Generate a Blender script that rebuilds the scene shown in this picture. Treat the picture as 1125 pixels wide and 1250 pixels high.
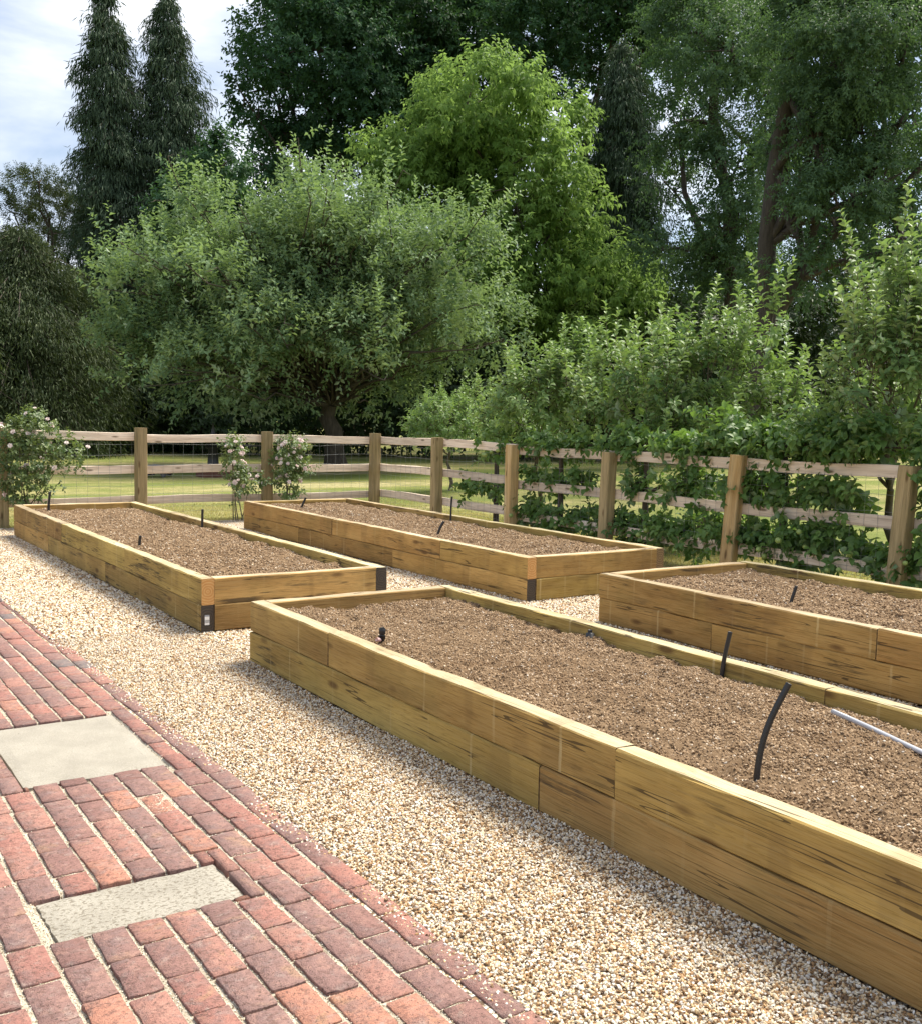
import bpy, math, random
import numpy as np
from mathutils import Vector, Matrix, noise as mnoise

for o in list(bpy.data.objects):
    bpy.data.objects.remove(o, do_unlink=True)
scene = bpy.context.scene
COL = scene.collection
R = math.radians

# ------------------------------------------------------------------ camera
CAM_H, YAW, PITCH, ROLL = 1.6145, 0.5913, 0.0883, 0.0214
cam_d = bpy.data.cameras.new('camera')
cam_d.sensor_fit = 'VERTICAL'
cam_d.sensor_height = 24.0
cam_d.lens = 24.0 * 1266.83 / 1250.0
cam_d.clip_start = 0.05
cam_d.clip_end = 2000.0
cam = bpy.data.objects.new('camera', cam_d)
COL.objects.link(cam)
cam.matrix_world = (Matrix.Translation((0, 0, CAM_H)) @ Matrix.Rotation(-YAW, 4, 'Z')
                    @ Matrix.Rotation(math.pi / 2 - PITCH, 4, 'X') @ Matrix.Rotation(ROLL, 4, 'Z'))
scene.camera = cam

# ------------------------------------------------------------------ world, sun, exposure
SUN_EL, SUN_AZ = R(58), R(86)          # azimuth from +Y towards +X: beyond the fence, on the right
world = bpy.data.worlds.new('World')
scene.world = world
world.use_nodes = True
nt = world.node_tree
nt.nodes.clear()
w_out = nt.nodes.new('ShaderNodeOutputWorld')
w_bg = nt.nodes.new('ShaderNodeBackground')
w_sky = nt.nodes.new('ShaderNodeTexSky')
w_sky.sky_type = 'NISHITA'
w_sky.sun_disc = False
w_sky.sun_elevation = SUN_EL
w_sky.sun_rotation = SUN_AZ
w_sky.altitude = 50
w_sky.air_density = 1.0
w_sky.dust_density = 1.6
w_sky.ozone_density = 1.2
w_tc = nt.nodes.new('ShaderNodeTexCoord')
w_map = nt.nodes.new('ShaderNodeMapping')
w_map.inputs['Scale'].default_value = (1.0, 1.0, 3.4)
w_map.inputs['Location'].default_value = (0.35, 0.1, 0.95)
w_n = nt.nodes.new('ShaderNodeTexNoise')
w_n.inputs['Scale'].default_value = 2.3
w_n.inputs['Detail'].default_value = 7
w_n.inputs['Roughness'].default_value = 0.55
w_n.inputs['Distortion'].default_value = 0.35
w_r = nt.nodes.new('ShaderNodeValToRGB')
w_r.color_ramp.elements[0].position = 0.42
w_r.color_ramp.elements[0].color = (0.22, 0.22, 0.22, 1)
w_r.color_ramp.elements[1].position = 0.60
w_r.color_ramp.elements[1].color = (1, 1, 1, 1)
w_mix = nt.nodes.new('ShaderNodeMixRGB')
w_n2 = nt.nodes.new('ShaderNodeTexNoise')
w_n2.inputs['Scale'].default_value = 5.0
w_n2.inputs['Detail'].default_value = 6
w_cc = nt.nodes.new('ShaderNodeValToRGB')
w_cc.color_ramp.elements[0].position = 0.35
w_cc.color_ramp.elements[0].color = (4.6, 5.3, 6.6, 1)
w_cc.color_ramp.elements[1].position = 0.62
w_cc.color_ramp.elements[1].color = (8.3, 8.5, 8.9, 1)
L = nt.links.new
L(w_tc.outputs['Generated'], w_map.inputs['Vector'])
L(w_map.outputs['Vector'], w_n.inputs['Vector'])
L(w_map.outputs['Vector'], w_n2.inputs['Vector'])
L(w_n.outputs['Fac'], w_r.inputs['Fac'])
L(w_n2.outputs['Fac'], w_cc.inputs['Fac'])
L(w_r.outputs['Color'], w_mix.inputs['Fac'])
L(w_sky.outputs['Color'], w_mix.inputs['Color1'])
L(w_cc.outputs['Color'], w_mix.inputs['Color2'])
L(w_mix.outputs['Color'], w_bg.inputs['Color'])
w_bg.inputs['Strength'].default_value = 0.08
L(w_bg.outputs['Background'], w_out.inputs['Surface'])

sun_d = bpy.data.lights.new('sun', 'SUN')
sun_d.energy = 4.3
sun_d.angle = R(26)
sun_d.color = (1.0, 0.93, 0.80)
sun = bpy.data.objects.new('sun', sun_d)
COL.objects.link(sun)
sdir = Vector((math.cos(SUN_EL) * math.sin(SUN_AZ), math.cos(SUN_EL) * math.cos(SUN_AZ), math.sin(SUN_EL)))
sun.rotation_euler = (-sdir).to_track_quat('-Z', 'Y').to_euler()
sun.location = (10, 10, 30)

vs = scene.view_settings
vs.view_transform = 'Standard'
vs.look = 'None'
vs.exposure = 1.03
vs.gamma = 1.0
vs.use_curve_mapping = False

# ------------------------------------------------------------------ helpers
rng = np.random.default_rng(7)
random.seed(7)


def tag(o, label=None, cat=None, group=None, kind=None):
    if label: o['label'] = label
    if cat: o['category'] = cat
    if group: o['group'] = group
    if kind: o['kind'] = kind
    return o


def link(name, me, mats, parent=None):
    o = bpy.data.objects.new(name, me)
    COL.objects.link(o)
    if mats is not None and not me.materials:
        for m in (mats if isinstance(mats, (list, tuple)) else [mats]):
            me.materials.append(m)
    if parent is not None:
        o.parent = parent
    return o


def empty(name, loc=(0, 0, 0), rz=0.0):
    o = bpy.data.objects.new(name, None)
    o.empty_display_size = 0.2
    COL.objects.link(o)
    o.location = loc
    o.rotation_euler = (0, 0, rz)
    return o


def np_mesh(name, V, F, mat_idx=None, smooth=False, attrs=None):
    """V (n,3) array; F (m,3) or (m,4) array of ints -> mesh, fast"""
    V = np.ascontiguousarray(V, dtype=np.float32)
    F = np.ascontiguousarray(F, dtype=np.int32)
    me = bpy.data.meshes.new(name)
    k = F.shape[1]
    me.vertices.add(len(V))
    me.vertices.foreach_set('co', V.ravel())
    me.loops.add(F.size)
    me.loops.foreach_set('vertex_index', F.ravel())
    me.polygons.add(len(F))
    me.polygons.foreach_set('loop_start', np.arange(0, F.size, k, dtype=np.int32))
    me.polygons.foreach_set('loop_total', np.full(len(F), k, dtype=np.int32))
    if mat_idx is not None:
        me.polygons.foreach_set('material_index', np.ascontiguousarray(mat_idx, dtype=np.int32))
    if smooth:
        me.polygons.foreach_set('use_smooth', np.ones(len(F), dtype=bool))
    if attrs:
        for an, av in attrs.items():
            a = me.attributes.new(an, 'FLOAT', 'POINT')
            a.data.foreach_set('value', np.ascontiguousarray(av, dtype=np.float32))
    me.update(calc_edges=True)
    return me


class Tubes:
    """collects tapered tubes and boxes (quads) into one mesh"""
    def __init__(s):
        s.V, s.F, s.n = [], [], 0

    def tube(s, pts, rad, sides=6, cap=True):
        pts = np.asarray(pts, float)
        m = len(pts)
        rad = np.broadcast_to(np.asarray(rad, float), (m,))
        tan = np.gradient(pts, axis=0)
        tan /= np.linalg.norm(tan, axis=1, keepdims=True) + 1e-9
        ref = np.array([0, 0, 1.0]) if abs(tan[0][2]) < 0.9 else np.array([1.0, 0, 0])
        a = np.arange(sides) * 2 * math.pi / sides
        rings = []
        for i in range(m):
            x = np.cross(tan[i], ref); x /= np.linalg.norm(x) + 1e-9
            y = np.cross(tan[i], x)
            ref = -np.cross(tan[i], x) if False else ref
            rings.append(pts[i] + rad[i] * (np.cos(a)[:, None] * x + np.sin(a)[:, None] * y))
        b = s.n
        s.V.append(np.concatenate(rings))
        for i in range(m - 1):
            for j in range(sides):
                k = (j + 1) % sides
                s.F.append((b + i * sides + j, b + (i + 1) * sides + j, b + (i + 1) * sides + k, b + i * sides + k))
        s.n += m * sides
        if cap:
            for e in (0, m - 1):
                s.V.append(pts[e][None]); c = s.n; s.n += 1
                for j in range(0, sides, 1):
                    k = (j + 1) % sides
                    q = (b + e * sides + j, b + e * sides + k)
                    s.F.append((c, q[0], q[1], c) if e else (c, q[1], q[0], c))

    def box(s, c, d):
        c = np.asarray(c, float); h = np.asarray(d, float) / 2
        b = s.n
        s.V.append(np.array([c + h * np.array(t) for t in ((-1,-1,-1),(1,-1,-1),(1,1,-1),(-1,1,-1),(-1,-1,1),(1,-1,1),(1,1,1),(-1,1,1))]))
        for f in ((0,3,2,1),(4,5,6,7),(0,1,5,4),(1,2,6,5),(2,3,7,6),(3,0,4,7)):
            s.F.append(tuple(b + i for i in f))
        s.n += 8

    def mesh(s, name, smooth=True):
        V = np.concatenate(s.V)
        me = bpy.data.meshes.new(name)
        F = [f if f[3] != f[0] else f[:3] for f in s.F]
        me.from_pydata(V.tolist(), [], F)
        if smooth:
            me.polygons.foreach_set('use_smooth', np.ones(len(F), dtype=bool))
        me.update()
        return me


# ------------------------------------------------------------------ material helpers
def new_mat(name):
    m = bpy.data.materials.new(name)
    m.use_nodes = True
    t = m.node_tree
    b = t.nodes['Principled BSDF']
    return m, t, b


def N(t, typ, **kw):
    n = t.nodes.new(typ)
    for k, v in kw.items():
        if k in n.inputs:
            n.inputs[k].default_value = v
        else:
            setattr(n, k, v)
    return n


def ramp(t, fac, stops, interp='LINEAR'):
    r = t.nodes.new('ShaderNodeValToRGB')
    r.color_ramp.interpolation = interp
    e = r.color_ramp.elements
    e[0].position, e[0].color = stops[0][0], (*stops[0][1], 1)
    e[1].position, e[1].color = stops[1][0], (*stops[1][1], 1)
    for p_, c_ in stops[2:]:
        x = e.new(p_); x.color = (*c_, 1)
    t.links.new(fac, r.inputs['Fac'])
    return r.outputs['Color']


def mixc(t, fac, a, b, mode='MIX'):
    m = t.nodes.new('ShaderNodeMixRGB')
    m.blend_type = mode
    for s, v in (('Fac', fac), ('Color1', a), ('Color2', b)):
        if isinstance(v, (int, float)): m.inputs[s].default_value = v
        elif isinstance(v, tuple): m.inputs[s].default_value = (*v, 1)
        else: t.links.new(v, m.inputs[s])
    return m.outputs['Color']


def math_(t, op, a, b=None, c=None):
    m = t.nodes.new('ShaderNodeMath')
    m.operation = op
    for i, v in enumerate((a, b, c)):
        if v is None: continue
        if isinstance(v, (int, float)): m.inputs[i].default_value = v
        else: t.links.new(v, m.inputs[i])
    return m.outputs[0]


def noise_(t, vec, scale, detail=4, rough=0.55, dist=0.0):
    n = N(t, 'ShaderNodeTexNoise', Scale=scale, Detail=detail, Roughness=rough, Distortion=dist)
    if vec is not None: t.links.new(vec, n.inputs['Vector'])
    return n.outputs['Fac']


def mapping(t, vec, scale=(1, 1, 1), loc=None):
    m = N(t, 'ShaderNodeMapping')
    m.inputs['Scale'].default_value = scale
    t.links.new(vec, m.inputs['Vector'])
    if loc is not None:
        t.links.new(loc, m.inputs['Location'])
    return m.outputs['Vector']


def bump(t, b, h, strength, dist=0.01):
    n = N(t, 'ShaderNodeBump', Strength=strength, Distance=dist)
    t.links.new(h, n.inputs['Height'])
    t.links.new(n.outputs['Normal'], b.inputs['Normal'])


def g3(v):
    return (v, v, v)


# ---- timber
def timber_mat(name, cols, dark=0.8, green=0.2):
    """sawn treated softwood, grain along local X; cols: three tones picked per sleeper"""
    m, t, b = new_mat(name)
    tc = N(t, 'ShaderNodeTexCoord'); oi = N(t, 'ShaderNodeObjectInfo')
    off = N(t, 'ShaderNodeCombineXYZ')
    for i, k in enumerate((37.0, 91.0, 53.0)):
        t.links.new(math_(t, 'MULTIPLY', oi.outputs['Random'], k), off.inputs[i])
    v = mapping(t, tc.outputs['Object'], (1, 1, 1), off.outputs[0])
    fine = noise_(t, mapping(t, v, (1.6, 52, 52)), 3.0, 6, 0.7, 0.4)
    rings = noise_(t, mapping(t, v, (0.55, 9, 9)), 1.6, 3, 0.5, 1.6)
    saw = math_(t, 'FRACT', math_(t, 'MULTIPLY', rings, 9.0))
    tone = ramp(t, noise_(t, mapping(t, v, (0.7, 3, 3)), 1.3, 3), [(0.3, cols[0]), (0.52, cols[1]), (0.72, cols[2])])
    hsv = N(t, 'ShaderNodeHueSaturation')
    t.links.new(math_(t, 'ADD', math_(t, 'MULTIPLY', oi.outputs['Random'], 0.03), 0.488), hsv.inputs['Hue'])
    rnd2 = math_(t, 'FRACT', math_(t, 'MULTIPLY', oi.outputs['Random'], 17.31))
    t.links.new(math_(t, 'ADD', math_(t, 'MULTIPLY', rnd2, 0.5), 0.68), hsv.inputs['Value'])
    t.links.new(tone, hsv.inputs['Color'])
    c = mixc(t, math_(t, 'MULTIPLY', math_(t, 'LESS_THAN', saw, 0.30), 0.22), hsv.outputs['Color'], (0.12, 0.075, 0.022))
    c = mixc(t, ramp(t, fine, [(0.44, g3(0)), (0.75, g3(0.5))]), c, (0.44, 0.33, 0.15))
    c = mixc(t, ramp(t, fine, [(0.28, g3(0.75)), (0.46, g3(0))]), c, (0.10, 0.062, 0.02))
    # greenish treatment stain
    c = mixc(t, math_(t, 'MULTIPLY', ramp(t, noise_(t, v, 2.3, 4), [(0.48, g3(0)), (0.66, g3(1))]), green), c, (0.135, 0.125, 0.038))
    # dark mould streaks
    st = noise_(t, mapping(t, v, (1.1, 9, 14)), 1.5, 6, 0.7, 0.5)
    big = noise_(t, v, 0.9, 2)
    sm = math_(t, 'MULTIPLY', ramp(t, st, [(0.53, g3(0)), (0.63, g3(1))]), ramp(t, big, [(0.53, g3(0)), (0.62, g3(1))]))
    c = mixc(t, math_(t, 'MULTIPLY', sm, dark), c, (0.035, 0.028, 0.02))
    # drying cracks running with the grain
    ck = noise_(t, mapping(t, v, (0.5, 9, 16)), 1.1, 2, 0.5, 0.25)
    cline = math_(t, 'ABSOLUTE', math_(t, 'SUBTRACT', ck, 0.5))
    cmask = ramp(t, noise_(t, mapping(t, v, (0.9, 2, 2)), 1.7, 2), [(0.46, g3(0)), (0.52, g3(1))])
    crack = math_(t, 'MULTIPLY', math_(t, 'LESS_THAN', cline, 0.009), cmask)
    c = mixc(t, math_(t, 'MULTIPLY', crack, 0.8), c, (0.05, 0.032, 0.015))
    # knots
    vo = N(t, 'ShaderNodeTexVoronoi', Scale=1.0)
    t.links.new(mapping(t, v, (1.9, 5.5, 5.5)), vo.inputs['Vector'])
    c = mixc(t, ramp(t, vo.outputs['Distance'], [(0.07, g3(0.8)), (0.16, g3(0))]), c, (0.10, 0.05, 0.018))
    # pale cross marks left by the stacking battens
    sx = N(t, 'ShaderNodeSeparateXYZ'); t.links.new(v, sx.inputs[0])
    cell = math_(t, 'MULTIPLY', sx.outputs['X'], 2.1)
    fr = math_(t, 'FRACT', cell)
    wn = N(t, 'ShaderNodeTexWhiteNoise', noise_dimensions='1D')
    t.links.new(math_(t, 'FLOOR', cell), wn.inputs['W'])
    ctr = math_(t, 'ADD', math_(t, 'MULTIPLY', wn.outputs['Value'], 0.7), 0.15)
    jit = math_(t, 'MULTIPLY', math_(t, 'SUBTRACT', noise_(t, v, 30, 2), 0.5), 0.02)
    dd = math_(t, 'ABSOLUTE', math_(t, 'ADD', math_(t, 'SUBTRACT', fr, ctr), jit))
    mk = math_(t, 'MULTIPLY', math_(t, 'LESS_THAN', dd, 0.017), ramp(t, noise_(t, v, 7, 3), [(0.36, g3(0.15)), (0.6, g3(0.85))]))
    mk = math_(t, 'MULTIPLY', mk, math_(t, 'FRACT', math_(t, 'MULTIPLY', wn.outputs['Value'], 7.7)))
    c = mixc(t, math_(t, 'MULTIPLY', mk, 0.8), c, (0.54, 0.43, 0.22))
    # broad slightly darker damp bands
    c = mixc(t, ramp(t, noise_(t, mapping(t, v, (3.2, 0.6, 0.6)), 1.0, 2), [(0.56, g3(0)), (0.60, g3(0.2))]), c, (0.13, 0.078, 0.034))
    t.links.new(c, b.inputs['Base Color'])
    b.inputs['Roughness'].default_value = 0.82
    b.inputs['Specular IOR Level'].default_value = 0.25
    bump(t, b, math_(t, 'ADD', fine, math_(t, 'MULTIPLY', sm, -0.4)), 0.55, 0.004)
    return m


M_SLEEPER_TOP = timber_mat('sleeper_timber_top_lit', ((0.40, 0.31, 0.19), (0.52, 0.43, 0.28), (0.62, 0.53, 0.38)), dark=0.5, green=0.1)  # paler tones for upper faces: stronger light from above painted into the colour
M_SLEEPER = timber_mat('sleeper_timber', ((0.27, 0.16, 0.047), (0.42, 0.27, 0.082), (0.55, 0.37, 0.125)))


def endgrain_mat(name, c0, c1):
    m, t, b = new_mat(name)
    tc = N(t, 'ShaderNodeTexCoord')
    ob = tc.outputs['Object']
    w = N(t, 'ShaderNodeTexWave', wave_type='RINGS', rings_direction='X', Scale=16, Distortion=2.5, Detail=3)
    t.links.new(mapping(t, ob, (0.02, 1, 1)), w.inputs['Vector'])
    f = math_(t, 'MULTIPLY', math_(t, 'ADD', w.outputs['Fac'], noise_(t, ob, 35, 4)), 0.5)
    t.links.new(ramp(t, f, [(0.25, c0), (0.8, c1)]), b.inputs['Base Color'])
    b.inputs['Roughness'].default_value = 0.9
    bump(t, b, f, 0.4, 0.003)
    return m


M_END_ORANGE = endgrain_mat('end_grain_orange', (0.52, 0.25, 0.075), (0.60, 0.36, 0.14))
M_END_DARK = endgrain_mat('end_grain_dark', (0.045, 0.036, 0.028), (0.075, 0.058, 0.042))
M_END_MID = endgrain_mat('end_grain_brown', (0.16, 0.10, 0.045), (0.30, 0.20, 0.09))


def fence_mat(name, c0, c1, c2):
    m, t, b = new_mat(name)
    tc = N(t, 'ShaderNodeTexCoord'); oi = N(t, 'ShaderNodeObjectInfo')
    off = N(t, 'ShaderNodeCombineXYZ')
    for i, k in enumerate((31.0, 77.0, 19.0)):
        t.links.new(math_(t, 'MULTIPLY', oi.outputs['Random'], k), off.inputs[i])
    v = mapping(t, tc.outputs['Object'], (1, 1, 1), off.outputs[0])
    fine = noise_(t, mapping(t, v, (1.5, 40, 40)), 2.0, 5, 0.65, 0.3)
    c = ramp(t, noise_(t, mapping(t, v, (0.8, 14, 14)), 1.5, 4, 0.6, 0.6), [(0.3, c0), (0.5, c1), (0.72, c2)])
    c = mixc(t, ramp(t, fine, [(0.3, g3(0.5)), (0.48, g3(0))]), c, (0.10, 0.075, 0.045))
    hsv = N(t, 'ShaderNodeHueSaturation')
    t.links.new(math_(t, 'ADD', math_(t, 'MULTIPLY', oi.outputs['Random'], 0.4), 0.8), hsv.inputs['Value'])
    t.links.new(c, hsv.inputs['Color'])
    vo = N(t, 'ShaderNodeTexVoronoi', Scale=1.0)
    t.links.new(mapping(t, v, (2.4, 9, 9)), vo.inputs['Vector'])
    c = mixc(t, ramp(t, vo.outputs['Distance'], [(0.08, g3(0.75)), (0.17, g3(0))]), hsv.outputs['Color'], (0.09, 0.05, 0.02))
    t.links.new(c, b.inputs['Base Color'])
    b.inputs['Roughness'].default_value = 0.85
    b.inputs['Specular IOR Level'].default_value = 0.2
    bump(t, b, fine, 0.5, 0.004)
    return m


M_POST = fence_mat('post_timber', (0.22, 0.175, 0.085), (0.34, 0.26, 0.135), (0.45, 0.345, 0.19))
M_POST_ORANGE = fence_mat('post_timber_orange', (0.40, 0.26, 0.11), (0.52, 0.36, 0.17), (0.60, 0.46, 0.26))
M_RAIL = fence_mat('rail_timber', (0.58, 0.46, 0.35), (0.74, 0.61, 0.48), (0.84, 0.72, 0.60))


def simple(name, col, rough=0.6, metal=0.0, var=0.0, scale=8.0, spec=0.5):
    m, t, b = new_mat(name)
    if var:
        tc = N(t, 'ShaderNodeTexCoord')
        f = noise_(t, tc.outputs['Object'], scale, 5)
        lo = tuple(x * (1 - var) for x in col); hi = tuple(min(1, x * (1 + var)) for x in col)
        t.links.new(ramp(t, f, [(0.3, lo), (0.7, hi)]), b.inputs['Base Color'])
        bump(t, b, f, 0.2, 0.005)
    else:
        b.inputs['Base Color'].default_value = (*col, 1)
    b.inputs['Roughness'].default_value = rough
    b.inputs['Metallic'].default_value = metal
    b.inputs['Specular IOR Level'].default_value = spec
    return m


def leaf_mat(name, c_lo, c_hi, back=None, trans=0.3, rough=0.5, spec=0.3, tcol=None):
    m, t, b = new_mat(name)
    at = N(t, 'ShaderNodeAttribute', attribute_name='tint')
    c = ramp(t, at.outputs['Fac'], [(0.0, c_lo), (1.0, c_hi)])
    if back is not None:
        ge = N(t, 'ShaderNodeNewGeometry')
        c = mixc(t, ge.outputs['Backfacing'], c, back)
    t.links.new(c, b.inputs['Base Color'])
    b.inputs['Roughness'].default_value = rough
    b.inputs['Specular IOR Level'].default_value = spec
    tr = N(t, 'ShaderNodeBsdfTranslucent')
    if tcol is None:
        tcol = tuple(min(1.0, x * k) for x, k in zip(c_hi, (1.25, 1.35, 0.7)))
    tr.inputs['Color'].default_value = (*tcol, 1)
    ms = N(t, 'ShaderNodeMixShader')
    ms.inputs[0].default_value = trans
    t.links.new(b.outputs[0], ms.inputs[1]); t.links.new(tr.outputs[0], ms.inputs[2])
    t.links.new(ms.outputs[0], t.nodes['Material Output'].inputs['Surface'])
    return m


def bark_mat(name, c0, c1):
    m, t, b = new_mat(name)
    tc = N(t, 'ShaderNodeTexCoord')
    f = noise_(t, mapping(t, tc.outputs['Object'], (6, 6, 1.2)), 2.5, 6, 0.65)
    t.links.new(ramp(t, f, [(0.3, c0), (0.7, c1)]), b.inputs['Base Color'])
    b.inputs['Roughness'].default_value = 0.95
    bump(t, b, f, 0.8, 0.03)
    return m


M_BARK = bark_mat('bark_dark', (0.035, 0.028, 0.022), (0.10, 0.08, 0.06))
M_BARK_R = bark_mat('bark_reddish', (0.03, 0.023, 0.019), (0.075, 0.06, 0.05))
M_TWIG = bark_mat('bark_twig', (0.07, 0.055, 0.04), (0.16, 0.13, 0.09))

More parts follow.
